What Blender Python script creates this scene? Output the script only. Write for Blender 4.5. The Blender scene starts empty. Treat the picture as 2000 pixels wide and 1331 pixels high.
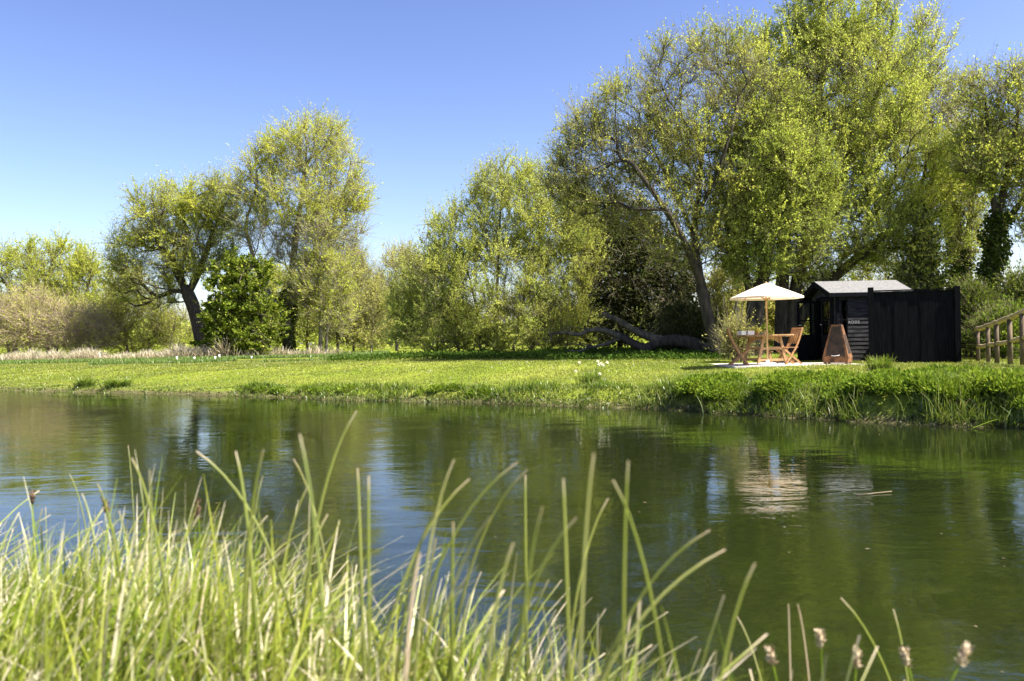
import bpy, math
import numpy as np
from mathutils import Vector, Matrix

# ------------------------------------------------------------------ camera, sky, sun, exposure
SC = bpy.context.scene
COL = SC.collection
rng = np.random.default_rng(11)
CAM_Z = 1.30
FPX = 1667.0                      # focal length in photo pixels (2000 wide) = 30 mm
ROLL = 0.019
PITCH = 4.5 / FPX
cam_d = bpy.data.cameras.new("camera")
cam_d.lens = 30.0
cam_d.sensor_width = 36.0
cam_d.clip_start = 0.05
cam_d.clip_end = 2000.0
cam_d.dof.use_dof = True
cam_d.dof.focus_distance = 18.0
cam_d.dof.aperture_fstop = 4.0
cam = bpy.data.objects.new("camera", cam_d)
COL.objects.link(cam)
CAM_R = Matrix.Rotation(math.pi / 2 + PITCH, 3, 'X') @ Matrix.Rotation(-ROLL, 3, 'Z')
cam.matrix_world = Matrix.Translation((0, 0, CAM_Z)) @ CAM_R.to_4x4()
SC.camera = cam
RN = np.array(CAM_R)

SUN_EL = math.radians(53)
SUN_AZ = math.radians(110)        # clockwise from the view direction: right, a little to the camera side
SUN_DIR = Vector((math.sin(SUN_AZ) * math.cos(SUN_EL), math.cos(SUN_AZ) * math.cos(SUN_EL), math.sin(SUN_EL)))
world = bpy.data.worlds.new("World")
SC.world = world
world.use_nodes = True
wn = world.node_tree
wn.nodes.clear()
w_out = wn.nodes.new("ShaderNodeOutputWorld")
w_bg = wn.nodes.new("ShaderNodeBackground")
w_sky = wn.nodes.new("ShaderNodeTexSky")
w_sky.sky_type = 'NISHITA'
w_sky.sun_disc = False
w_sky.sun_elevation = SUN_EL
w_sky.sun_rotation = SUN_AZ
w_sky.altitude = 0
w_sky.air_density = 1.0
w_sky.dust_density = 1.3
w_sky.ozone_density = 2.5
w_bg.inputs[1].default_value = 0.049
w_hs = wn.nodes.new("ShaderNodeHueSaturation")
w_hs.inputs["Saturation"].default_value = 1.0
w_hs.inputs["Hue"].default_value = 0.506
w_gm = wn.nodes.new("ShaderNodeGamma")
w_gm.inputs[1].default_value = 1.4
wn.links.new(w_sky.outputs[0], w_gm.inputs[0])
w_mx = wn.nodes.new("ShaderNodeMix")
w_mx.data_type = 'RGBA'; w_mx.blend_type = 'MULTIPLY'; w_mx.inputs[0].default_value = 1.0
w_mx.inputs[7].default_value = (1.08, .93, .93, 1)
wn.links.new(w_gm.outputs[0], w_mx.inputs[6])
wn.links.new(w_mx.outputs[2], w_hs.inputs["Color"])
wn.links.new(w_hs.outputs[0], w_bg.inputs[0])
wn.links.new(w_bg.outputs[0], w_out.inputs[0])

sun_d = bpy.data.lights.new("sun", 'SUN')
sun_d.energy = 5.0
sun_d.angle = math.radians(0.53)
sun_d.color = (1.0, 0.945, 0.86)
sun = bpy.data.objects.new("sun", sun_d)
COL.objects.link(sun)
sun.rotation_euler = SUN_DIR.to_track_quat('Z', 'Y').to_euler()
sun.location = (20, -5, 30)

SC.view_settings.view_transform = 'Standard'
SC.view_settings.look = 'None'
SC.view_settings.gamma = 1.0
SC.view_settings.exposure = 1.58
SC.render.engine = 'CYCLES'
SC.cycles.max_bounces = 8
SC.cycles.diffuse_bounces = 3
SC.cycles.glossy_bounces = 3
SC.cycles.transmission_bounces = 6
SC.cycles.transparent_max_bounces = 8
SC.cycles.caustics_reflective = False
SC.cycles.caustics_refractive = False


# ------------------------------------------------------------------ helpers
def nrm(a):
    return a / np.maximum(np.linalg.norm(a, axis=-1, keepdims=True), 1e-9)


def P(px, py, Y):
    """the world point at distance Y that the photo shows at pixel (px, py)"""
    d = RN @ np.array([(px - 1000.0) / FPX, (665.5 - py) / FPX, -1.0])
    return np.array([0, 0, CAM_Z]) + d * (Y / d[1])


def WP(px, py):
    d = RN @ np.array([(px - 1000.0) / FPX, (665.5 - py) / FPX, -1.0])
    t = -CAM_Z / d[2]
    return np.array([d[0] * t, d[1] * t])


def sm(x, a, b):
    t = np.clip((np.asarray(x, float) - a) / (b - a), 0, 1)
    return t * t * (3 - 2 * t)


def vnoise(x, y, seed=0):
    """cheap smooth 2-D value noise, -1..1"""
    x = np.asarray(x, float); y = np.asarray(y, float)
    xi = np.floor(x).astype(np.int64); yi = np.floor(y).astype(np.int64)
    xf = x - xi; yf = y - yi
    def h(a, b):
        n = (a * 374761393 + b * 668265263 + seed * 1274126177) & 0x7fffffff
        n = ((n ^ (n >> 13)) * 1103515245) & 0x7fffffff
        return (n & 0xffff) / 32767.5 - 1.0
    u = xf * xf * (3 - 2 * xf); v = yf * yf * (3 - 2 * yf)
    return (h(xi, yi) * (1 - u) + h(xi + 1, yi) * u) * (1 - v) + (h(xi, yi + 1) * (1 - u) + h(xi + 1, yi + 1) * u) * v


FAR_WL = np.array([(-140, 95), (-60, 56), (-34, 40)] + [tuple(WP(*q)) for q in (
    (0, 763), (250, 769), (470, 774), (700, 782), (1000, 788), (1250, 799), (1500, 811), (1750, 827), (2000, 839))]
    + [(8.6, 10.2), (10.6, 8.0), (14, 4), (25, -5), (60, -40)])
NEAR_WL = np.array([(-140, 60), (-30, 12), (-9, 5.6), (-3.4, 3.75), (-1.5, 3.05), (-0.45, 2.5), (0.12, 2.05),
                    (0.55, 1.62), (1.2, 1.34), (3, 1.0), (8, -2), (20, -14), (60, -50)])


def sdist(x, y, line):
    """signed distance to a polyline, positive on its left (far) side"""
    x = np.asarray(x, float).ravel(); y = np.asarray(y, float).ravel()
    best = np.full(x.shape, 1e9); sign = np.ones_like(best)
    for (ax, ay), (bx, by) in zip(line[:-1], line[1:]):
        dx, dy = bx - ax, by - ay
        t = np.clip(((x - ax) * dx + (y - ay) * dy) / (dx * dx + dy * dy), 0, 1)
        ex = x - ax - t * dx; ey = y - ay - t * dy
        d = np.hypot(ex, ey)
        s = np.sign(dx * ey - dy * ex)
        m = d < best
        best = np.where(m, d, best); sign = np.where(m, s, sign)
    return best * np.where(sign == 0, 1, sign)


def bank_top(x):
    return np.interp(x, [-20, -10, -7, -3, 0, 4, 7, 12], [.12, .14, .20, .22, .27, .40, .48, .5])


def ground_z(x, y):
    x = np.asarray(x, float); y = np.asarray(y, float)
    shp = np.broadcast(x, y).shape
    x = np.broadcast_to(x, shp).ravel(); y = np.broadcast_to(y, shp).ravel()
    wob = 0.22 * vnoise(x * 1.3, y * 1.3, 3) + 0.1 * vnoise(x * 3.7, y * 3.7, 4)
    s = sdist(x, y, FAR_WL) + wob
    n = -sdist(x, y, NEAR_WL) + wob * .6
    hb = bank_top(x)
    zp = .62 + .2 * sm(y, 21, 32) * sm(x, -10, -2)
    far = hb * sm(s, -.12, .5) + (zp - hb) * sm(s, .6, 6.5) - .75 * sm(-s, -.05, 1.8) + .01
    far = far + (s > .4) * (.025 * vnoise(x * .7, y * .7, 8) + .012 * vnoise(x * 2.1, y * 2.1, 9)) * (y < 45)
    near = .38 * sm(n, -.2, .5) - .8 * sm(-n, -.1, 1.6) + .03
    z = np.maximum(far, near)
    return z.reshape(shp) if shp else float(z[0])


def gp(px, Y):
    q = P(px, 690, Y)
    return np.array([q[0], q[1], float(ground_z(q[0], q[1]))])


class MB:
    """collects vertices and faces; build() links them as ONE mesh object"""
    def __init__(s):
        s.v = []; s.f = []; s.n = 0; s.a = []
    def add(s, V, F, mat=0, smooth=False, attr=None):
        V = np.asarray(V, float).reshape(-1, 3)
        F = [np.asarray(F)] if isinstance(F, np.ndarray) else [np.asarray(f).reshape(1, -1) for f in F]
        for f in F:
            s.f.append((f + s.n, mat, smooth))
        s.v.append(V); s.n += len(V)
        s.a.append(np.zeros(len(V)) if attr is None else np.asarray(attr, float))
        return s
    def build(s, name, mats, parent=None, attr=False, link=True):
        me = bpy.data.meshes.new(name)
        V = np.concatenate(s.v)
        me.vertices.add(len(V)); me.vertices.foreach_set("co", V.astype(np.float32).ravel())
        loops = np.concatenate([f.ravel() for f, _, _ in s.f]).astype(np.int32)
        tot = np.concatenate([np.full(len(f), f.shape[1]) for f, _, _ in s.f])
        start = np.concatenate([[0], np.cumsum(tot)[:-1]]).astype(np.int32)
        mi = np.concatenate([np.full(len(f), m) for f, m, _ in s.f]).astype(np.int32)
        smo = np.concatenate([np.full(len(f), sh) for f, _, sh in s.f])
        me.loops.add(len(loops)); me.loops.foreach_set("vertex_index", loops)
        me.polygons.add(len(start)); me.polygons.foreach_set("loop_start", start)
        me.polygons.foreach_set("material_index", mi)
        me.polygons.foreach_set("use_smooth", smo)
        if attr:
            at = me.attributes.new("t", 'FLOAT', 'POINT')
            at.data.foreach_set("value", np.concatenate(s.a).astype(np.float32))
        for m in (mats if isinstance(mats, (list, tuple)) else [mats]):
            me.materials.append(m)
        me.update(calc_edges=True)
        o = bpy.data.objects.new(name, me)
        COL.objects.link(o)
        if parent is not None:
            o.parent = parent
        return o
    # --- shapes
    def box(s, c, size, R=None, mat=0):
        x, y, z = np.array(size) / 2
        V = np.array([(-x, -y, -z), (x, -y, -z), (x, y, -z), (-x, y, -z), (-x, -y, z), (x, -y, z), (x, y, z), (-x, y, z)])
        if R is not None:
            V = V @ np.array(R).T
        return s.add(V + np.array(c), np.array([(0, 3, 2, 1), (4, 5, 6, 7), (0, 1, 5, 4), (1, 2, 6, 5), (2, 3, 7, 6), (3, 0, 4, 7)]), mat)
    def bar(s, a, b, w, h, side=(0, 1, 0), mat=0):
        """rectangular bar from a to b, w along `side`, h across"""
        a = np.array(a, float); b = np.array(b, float)
        d = nrm(b - a); sd = np.array(side, float); sd = nrm(sd - d * (sd @ d)); up = np.cross(d, sd)
        V = [p + sd * i * w / 2 + up * j * h / 2 for p in (a, b) for i, j in ((-1, -1), (1, -1), (1, 1), (-1, 1))]
        return s.add(V, np.array([(0, 3, 2, 1), (4, 5, 6, 7), (0, 1, 5, 4), (1, 2, 6, 5), (2, 3, 7, 6), (3, 0, 4, 7)]), mat)
    def path(s, pts, w, h, side=(0, 1, 0), mat=0):
        """rectangular section swept along points"""
        pts = np.array(pts, float); d = np.gradient(pts, axis=0); d = nrm(d)
        sd = np.array(side, float); V = []
        for p, t in zip(pts, d):
            q = nrm(sd - t * (sd @ t)); up = np.cross(t, q)
            V += [p + q * i * w / 2 + up * j * h / 2 for i, j in ((-1, -1), (1, -1), (1, 1), (-1, 1))]
        F = [(0, 3, 2, 1)]
        for k in range(len(pts) - 1):
            o = 4 * k
            F += [(o + i, o + (i + 1) % 4, o + 4 + (i + 1) % 4, o + 4 + i) for i in range(4)]
        o = 4 * (len(pts) - 1); F.append((o, o + 1, o + 2, o + 3))
        return s.add(V, np.array(F), mat)
    def tube(s, pts, rad, n=10, mat=0, cap=True, wob=0.0):
        pts = np.array(pts, float); rad = np.broadcast_to(np.array(rad, float), (len(pts),))
        d = nrm(np.gradient(pts, axis=0)); ref = np.array([.31, .94, .13])
        if abs(d[0] @ ref) > .9: ref = np.array([.9, .1, .4])
        u = nrm(np.cross(d, ref)); v = np.cross(d, u)
        th = np.linspace(0, 2 * np.pi, n, endpoint=False)
        rr = rad[:, None] * (1 + wob * rng.normal(size=(len(pts), n)))
        V = pts[:, None, :] + rr[..., None] * (np.cos(th)[None, :, None] * u[:, None, :] + np.sin(th)[None, :, None] * v[:, None, :])
        i = np.arange(len(pts) - 1)[:, None] * n; j = np.arange(n)[None]; j2 = (j + 1) % n
        F = np.stack([i + j, i + j2, i + n + j2, i + n + j], -1).reshape(-1, 4)
        s.add(V, F, mat, True)
        if cap:
            s.f.append((np.arange(n)[None, ::-1] + s.n - len(pts) * n, mat, False))
            s.f.append((np.arange(n)[None] + s.n - n, mat, False))
        return s
    def lathe(s, c, prof, n=16, mat=0):
        """profile of (radius, z) turned about a vertical axis at c"""
        th = np.linspace(0, 2 * np.pi, n, endpoint=False); prof = np.array(prof, float)
        V = np.stack([prof[:, :1] * np.cos(th), prof[:, :1] * np.sin(th), np.repeat(prof[:, 1:], n, 1)], -1) + np.array(c)
        i = np.arange(len(prof) - 1)[:, None] * n; j = np.arange(n)[None]; j2 = (j + 1) % n
        return s.add(V, np.stack([i + j, i + j2, i + n + j2, i + n + j], -1).reshape(-1, 4), mat, True)
    def prism(s, poly, y0, y1, mat=0):
        """polygon of (x, z) extruded from y0 to y1"""
        k = len(poly)
        V = [(x, y0, z) for x, z in poly] + [(x, y1, z) for x, z in poly]
        F = [tuple(range(k)), tuple(range(2 * k - 1, k - 1, -1))] + [(i, i + k, (i + 1) % k + k, (i + 1) % k) for i in range(k)]
        return s.add(V, F, mat)
    def slab(s, poly, z0, z1, mat=0):
        """polygon of (x, y) extruded from z0 to z1"""
        k = len(poly)
        V = [(x, y, z0) for x, y in poly] + [(x, y, z1) for x, y in poly]
        F = [tuple(range(k - 1, -1, -1)), tuple(range(k, 2 * k))] + [(i, (i + 1) % k, (i + 1) % k + k, i + k) for i in range(k)]
        return s.add(V, F, mat)
    # --- scattered
    def prisms(s, a, b, ra, rb, n=3, mat=0):
        """many tapered rods at once"""
        a = np.asarray(a); b = np.asarray(b); N = len(a)
        d = nrm(b - a); ref = np.where(np.abs(d[:, 2:3]) > .9, np.array([[1., 0, 0]]), np.array([[0, 0, 1.]]))
        u = nrm(np.cross(d, ref)); v = np.cross(d, u)
        th = np.linspace(0, 2 * np.pi, n, endpoint=False)
        ring = np.cos(th)[None, :, None] * u[:, None] + np.sin(th)[None, :, None] * v[:, None]
        ra = np.broadcast_to(ra, (N,))[:, None, None]; rb = np.broadcast_to(rb, (N,))[:, None, None]
        V = np.concatenate([a[:, None] + ring * ra, b[:, None] + ring * rb], 1)
        o = np.arange(N)[:, None] * 2 * n; j = np.arange(n)[None]; j2 = (j + 1) % n
        return s.add(V, np.stack([o + j, o + j2, o + n + j2, o + n + j], -1).reshape(-1, 4), mat, True)
    def leaves(s, c, axis, size, aspect=.5, mat=0, flat=0.0):
        """one rhombic leaf per row of c"""
        N = len(c); size = np.broadcast_to(size, (N,))[:, None]
        a = nrm(axis + rng.normal(size=(N, 3)) * .6)
        r = rng.normal(size=(N, 3)); r[:, 2] *= (1 - flat)
        b = nrm(np.cross(a, np.cross(r, a)))
        V = np.stack([c, c + a * size * .45 + b * size * aspect * .5, c + a * size, c + a * size * .5 - b * size * aspect * .5], 1)
        return s.add(V, np.arange(4 * N).reshape(N, 4), mat)
    def blades(s, base, h, lean, bend, w, K=3, mat=0, tip=.08, face=None):
        """curved grass blades: base (N,3), h, lean direction (N,2), bend, width"""
        N = len(base); t = np.linspace(0, 1, K + 1)
        h = np.broadcast_to(h, (N,))[:, None]; bend = np.broadcast_to(bend, (N,))[:, None]; w = np.broadcast_to(w, (N,))[:, None]
        z = h * (t - .45 * bend * t ** 2.2); r = h * bend * t ** 1.8
        lean = nrm(lean)
        C = np.stack([base[:, :1] + lean[:, :1] * r, base[:, 1:2] + lean[:, 1:2] * r, base[:, 2:3] + z], -1)
        ang = rng.uniform(0, np.pi, N) if face is None else face
        sd = np.stack([np.cos(ang), np.sin(ang), np.zeros(N)], -1)[:, None, :]
        ww = (w * np.maximum(1 - t ** 2.4, tip))[..., None] / 2
        V = np.stack([C - sd * ww, C + sd * ww], 2).reshape(N, -1, 3)
        o = np.arange(N)[:, None] * (2 * (K + 1)); k = np.arange(K)[None] * 2
        F = np.stack([o + k, o + k + 1, o + k + 3, o + k + 2], -1).reshape(-1, 4)
        return s.add(V, F, mat, True, np.broadcast_to(np.repeat(t, 2), (N, 2 * (K + 1))).ravel())


def tag(o, label, cat=None, group=None, kind=None):
    o["label"] = label
    if cat: o["category"] = cat
    if group: o["group"] = group
    if kind: o["kind"] = kind
    return o


def thing(name, loc, label, cat, group=None, rz=0.0):
    o = bpy.data.objects.new(name, None)
    o.empty_display_size = .2
    COL.objects.link(o)
    o.location = loc; o.rotation_euler = (0, 0, rz)
    return tag(o, label, cat, group)


# ------------------------------------------------------------------ materials
def new_mat(name):
    m = bpy.data.materials.new(name); m.use_nodes = True
    nt = m.node_tree; nt.nodes.clear()
    out = nt.nodes.new("ShaderNodeOutputMaterial")
    return m, nt, out


def N(nt, typ, **kw):
    n = nt.nodes.new(typ)
    for k, v in kw.items():
        if hasattr(n, k) and not k.startswith("i_"):
            setattr(n, k, v)
    return n


def ramp(nt, fac, cols, interp='LINEAR'):
    r = nt.nodes.new("ShaderNodeValToRGB"); e = r.color_ramp.elements
    r.color_ramp.interpolation = interp
    while len(e) < len(cols): e.new(.5)
    for k, (p, c) in enumerate(cols):
        e[k].position = p; e[k].color = (*c, 1)
    nt.links.new(fac, r.inputs[0])
    return r.outputs[0]


def noise(nt, scale, detail=4, vec=None, rough=.55, dist=0.0):
    n = nt.nodes.new("ShaderNodeTexNoise")
    n.inputs["Scale"].default_value = scale; n.inputs["Detail"].default_value = detail
    n.inputs["Roughness"].default_value = rough; n.inputs["Distortion"].default_value = dist
    if vec is not None: nt.links.new(vec, n.inputs["Vector"])
    return n.outputs[0]


def mapping(nt, scale, rot=(0, 0, 0), kind="Object"):
    tc = nt.nodes.new("ShaderNodeTexCoord"); mp = nt.nodes.new("ShaderNodeMapping")
    mp.inputs["Scale"].default_value = scale; mp.inputs["Rotation"].default_value = rot
    nt.links.new(tc.outputs[kind], mp.inputs[0])
    return mp.outputs[0]


def mixc(nt, fac, a, b, typ='MIX'):
    m = nt.nodes.new("ShaderNodeMix"); m.data_type = 'RGBA'; m.blend_type = typ
    for sock, val in ((m.inputs[0], fac), (m.inputs[6], a), (m.inputs[7], b)):
        if hasattr(val, "is_linked"): nt.links.new(val, sock)
        elif isinstance(val, (int, float)): sock.default_value = val
        else: sock.default_value = (*val, 1)
    return m.outputs[2]


def leaf_mat(name, cols, trans=.5, tint=(1.12, 1.08, .75), var=.8):
    """leaves: colour differs from leaf to leaf and, softly, from spray to spray; light comes through"""
    m, nt, out = new_mat(name)
    geo = nt.nodes.new("ShaderNodeNewGeometry")
    k = len(cols)
    c = ramp(nt, geo.outputs["Random Per Island"], [(i / max(k - 1, 1), q) for i, q in enumerate(cols)])
    ns = noise(nt, .9, 2, geo.outputs["Position"])
    c = mixc(nt, var, c, ramp(nt, ns, [(.3, (.62, .7, .6)), (.7, (1.25, 1.18, 1.1))]), 'MULTIPLY')
    d = nt.nodes.new("ShaderNodeBsdfDiffuse"); t = nt.nodes.new("ShaderNodeBsdfTranslucent")
    nt.links.new(c, d.inputs[0])
    nt.links.new(mixc(nt, 1.0, c, tint, 'MULTIPLY'), t.inputs[0])
    mx = nt.nodes.new("ShaderNodeMixShader"); mx.inputs[0].default_value = trans
    nt.links.new(d.outputs[0], mx.inputs[1]); nt.links.new(t.outputs[0], mx.inputs[2])
    nt.links.new(mx.outputs[0], out.inputs[0])
    return m


def blade_mat(name, greens, straw, p_straw, tip_from=.7, p_whole=.03, trans=.35, base=(.05, .07, .02), gloss=.025):
    """grass blades: green, dry-tipped or wholly straw, each its own colour"""
    m, nt, out = new_mat(name)
    geo = nt.nodes.new("ShaderNodeNewGeometry")
    at = nt.nodes.new("ShaderNodeAttribute"); at.attribute_name = "t"
    rnd = geo.outputs["Random Per Island"]
    k = len(greens)
    g = ramp(nt, rnd, [(i / max(k - 1, 1), q) for i, q in enumerate(greens)])
    g = mixc(nt, ramp(nt, at.outputs["Fac"], [(.1, (1, 1, 1)), (.65, (0, 0, 0))]), g, base)
    wn_ = nt.nodes.new("ShaderNodeTexWhiteNoise"); wn_.noise_dimensions = '1D'
    nt.links.new(rnd, wn_.inputs["W"])
    tipm = ramp(nt, at.outputs["Fac"], [(tip_from, (0, 0, 0)), (min(tip_from + .15, 1), (1, 1, 1))])
    some = ramp(nt, wn_.outputs["Value"], [(0, (1, 1, 1)), (min(p_straw * 2.2, .99), (0, 0, 0))], 'CONSTANT')
    g = mixc(nt, mixc(nt, 1.0, tipm, some, 'MULTIPLY'), g, straw)
    whole = ramp(nt, wn_.outputs["Value"], [(0, (1, 1, 1)), (max(p_whole, .001), (0, 0, 0))], 'CONSTANT')
    g = mixc(nt, whole, g, straw)
    g = mixc(nt, .75, g, ramp(nt, noise(nt, .8, 4, geo.outputs["Position"]), [(.32, (.72, .80, .75)), (.52, (1, 1, 1)), (.72, (1.22, 1.12, 1.2))]), 'MULTIPLY')
    d = nt.nodes.new("ShaderNodeBsdfDiffuse"); t = nt.nodes.new("ShaderNodeBsdfTranslucent")
    nt.links.new(g, d.inputs[0])
    nt.links.new(mixc(nt, 1.0, g, (1.1, 1.1, .6), 'MULTIPLY'), t.inputs[0])
    mx = nt.nodes.new("ShaderNodeMixShader"); mx.inputs[0].default_value = trans
    nt.links.new(d.outputs[0], mx.inputs[1]); nt.links.new(t.outputs[0], mx.inputs[2])
    gl = nt.nodes.new("ShaderNodeBsdfGlossy"); gl.inputs["Roughness"].default_value = .35
    m2 = nt.nodes.new("ShaderNodeMixShader"); m2.inputs[0].default_value = gloss
    nt.links.new(mx.outputs[0], m2.inputs[1]); nt.links.new(gl.outputs[0], m2.inputs[2])
    nt.links.new(m2.outputs[0], out.inputs[0])
    return m


def solid(name, c1, c2, scale=(6, 6, 6), rough=.8, bump=.0, det=4, spec=.3, metal=0.0, ramp_pos=(.35, .65)):
    m, nt, out = new_mat(name)
    v = mapping(nt, scale)
    ns = noise(nt, 1.0, det, v)
    b = nt.nodes.new("ShaderNodeBsdfPrincipled")
    nt.links.new(ramp(nt, ns, [(ramp_pos[0], c1), (ramp_pos[1], c2)]), b.inputs["Base Color"])
    b.inputs["Roughness"].default_value = rough; b.inputs["Metallic"].default_value = metal
    b.inputs["Specular IOR Level"].default_value = spec
    if bump:
        bp = nt.nodes.new("ShaderNodeBump"); bp.inputs["Distance"].default_value = bump
        nt.links.new(ns, bp.inputs["Height"]); nt.links.new(bp.outputs[0], b.inputs["Normal"])
    nt.links.new(b.outputs[0], out.inputs[0])
    return m


M = {}
M['bark'] = solid('bark', (.045, .038, .028), (.14, .12, .085), (9, 9, 2.5), .9, .03, 6)
M['bark_pale'] = solid('bark_pale', (.10, .088, .062), (.26, .23, .17), (9, 9, 3), .9, .02, 6)
M['bark_dark'] = solid('bark_dark', (.022, .018, .014), (.07, .058, .042), (9, 9, 2.5), .9, .03, 6)
M['twig'] = solid('twig', (.17, .15, .09), (.32, .28, .18), (3, 3, 3), .85)
M['twig_brown'] = solid('twig_brown', (.26, .2, .13), (.44, .35, .23), (2, 2, 2), .85)
M['twig_olive'] = solid('twig_olive', (.11, .10, .045), (.22, .2, .09), (2, 2, 2), .85)
M['spring'] = leaf_mat('leaf_spring', [(0.34, 0.422, 0.0947), (0.466, 0.542, 0.116), (0.408, 0.473, 0.111), (0.524, 0.582, 0.15)])
M['spring_soft'] = leaf_mat('leaf_spring_soft', [(0.398, 0.466, 0.116), (0.542, 0.6, 0.151), (0.476, 0.52, 0.141), (0.608, 0.667, 0.191)])
M['olive'] = leaf_mat('leaf_olive', [(0.394, 0.432, 0.104), (0.52, 0.552, 0.13), (0.472, 0.466, 0.124), (0.632, 0.638, 0.17)])
M['yellow'] = leaf_mat('leaf_yellow', [(0.564, 0.569, 0.0806), (0.597, 0.65, 0.101), (0.495, 0.544, 0.0736), (0.597, 0.674, 0.157)])
M['yellowgreen'] = leaf_mat('leaf_yellowgreen', [(0.454, 0.509, 0.0842), (0.545, 0.569, 0.103), (0.406, 0.473, 0.0842), (0.57, 0.619, 0.129)])
M['lime'] = leaf_mat('leaf_lime', [(0.45, 0.467, 0.128), (0.539, 0.528, 0.172), (0.396, 0.415, 0.12), (0.575, 0.553, 0.215)])
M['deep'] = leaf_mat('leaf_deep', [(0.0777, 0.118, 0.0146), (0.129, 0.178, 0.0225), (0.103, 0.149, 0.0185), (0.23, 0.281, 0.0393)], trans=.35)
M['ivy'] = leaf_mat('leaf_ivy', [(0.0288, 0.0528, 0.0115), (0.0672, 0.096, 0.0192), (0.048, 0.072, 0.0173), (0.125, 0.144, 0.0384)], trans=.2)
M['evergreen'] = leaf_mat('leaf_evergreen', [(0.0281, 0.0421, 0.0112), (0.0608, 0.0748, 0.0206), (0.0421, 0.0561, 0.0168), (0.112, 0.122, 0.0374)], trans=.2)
M['herb'] = leaf_mat('leaf_herb', [(0.12, 0.198, 0.0215), (0.187, 0.271, 0.0313), (0.154, 0.231, 0.0273), (0.255, 0.321, 0.0559)], trans=.35)
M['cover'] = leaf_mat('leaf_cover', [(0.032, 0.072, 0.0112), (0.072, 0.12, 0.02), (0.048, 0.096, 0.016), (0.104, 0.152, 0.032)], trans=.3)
M['lawn'] = blade_mat('lawn_blades', [(0.176, 0.22, 0.032), (0.256, 0.28, 0.056), (0.216, 0.252, 0.044), (0.328, 0.32, 0.096)], (0.32, 0.304, 0.096), .03, .75)
M['meadow'] = blade_mat('meadow_blades', [(0.096, 0.168, 0.028), (0.144, 0.224, 0.04), (0.112, 0.192, 0.04), (0.192, 0.256, 0.064)], (0.304, 0.272, 0.128), .06, .75)
M['bank'] = blade_mat('bank_blades', [(0.112, 0.192, 0.016), (0.192, 0.272, 0.028), (0.152, 0.232, 0.024), (0.264, 0.312, 0.064)], (0.384, 0.344, 0.176), .10, .7)
M['reed'] = blade_mat('reed_blades', [(0.128, 0.2, 0.032), (0.216, 0.28, 0.056), (0.176, 0.24, 0.048), (0.288, 0.336, 0.112)], (0.4, 0.36, 0.208), .12, .75)
M['sedge'] = blade_mat('sedge_blades', [(0.0661, 0.123, 0.00904), (0.283, 0.34, 0.0302), (0.123, 0.198, 0.0151), (0.359, 0.387, 0.0529), (0.189, 0.264, 0.0226), (0.472, 0.472, 0.121)], (0.717, 0.642, 0.444), .22, .78, .10, base=(0.0151, 0.0283, 0.00566), gloss=.03)  # very dark feet: shade between the blades is put into the base colour
M['rush'] = blade_mat('rush_stems', [(0.238, 0.293, 0.0401), (0.357, 0.387, 0.0884), (0.277, 0.33, 0.0723), (0.456, 0.453, 0.177)], (0.623, 0.519, 0.359), .46, .9, .05, gloss=.04)
M['straw'] = blade_mat('straw_blades', [(0.304, 0.248, 0.152), (0.4, 0.336, 0.216), (0.352, 0.296, 0.184), (0.464, 0.4, 0.28)], (0.48, 0.424, 0.304), .3, .6, trans=.2, base=(0.2, 0.16, 0.096), gloss=.03)


def ground_mat():
    m, nt, out = new_mat('ground_surface')
    geo = nt.nodes.new("ShaderNodeNewGeometry")
    sep = nt.nodes.new("ShaderNodeSeparateXYZ"); nt.links.new(geo.outputs["Position"], sep.inputs[0])
    n1 = noise(nt, .35, 4, geo.outputs["Position"]); n2 = noise(nt, 6, 5, geo.outputs["Position"])
    lawn = ramp(nt, n1, [(.3, (.12, .17, .02)), (.5, (.17, .21, .03)), (.7, (.22, .24, .05))])
    lawn = mixc(nt, .6, lawn, ramp(nt, n2, [(.3, (.6, .62, .5)), (.7, (1.25, 1.2, 1.1))]), 'MULTIPLY')
    soil = ramp(nt, n2, [(.3, (.05, .045, .02)), (.7, (.14, .13, .06))])
    mr = nt.nodes.new("ShaderNodeMapRange"); nt.links.new(sep.outputs[2], mr.inputs[0])
    mr.inputs[1].default_value = .06; mr.inputs[2].default_value = .16
    c = mixc(nt, mr.outputs[0], soil, lawn)
    n3 = noise(nt, .55, 3, geo.outputs["Position"], dist=.8); n4 = noise(nt, 5, 5, mapping(nt, (1, .45, 1), (0, 0, .5)))
    bed = ramp(nt, n3, [(.36, (.022, .023, .009)), (.5, (.032, .042, .009)), (.66, (.052, .08, .010))])
    bed = mixc(nt, .7, bed, ramp(nt, n4, [(.3, (.55, .6, .5)), (.72, (1.3, 1.25, 1.0))]), 'MULTIPLY')
    mr2 = nt.nodes.new("ShaderNodeMapRange"); nt.links.new(sep.outputs[2], mr2.inputs[0])
    mr2.inputs[1].default_value = -.12; mr2.inputs[2].default_value = .02
    c = mixc(nt, mr2.outputs[0], bed, c)
    b = nt.nodes.new("ShaderNodeBsdfDiffuse"); nt.links.new(c, b.inputs[0])
    bp = nt.nodes.new("ShaderNodeBump"); bp.inputs["Distance"].default_value = .05
    nt.links.new(n2, bp.inputs["Height"]); nt.links.new(bp.outputs[0], b.inputs["Normal"])
    nt.links.new(b.outputs[0], out.inputs[0])
    return m


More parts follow.
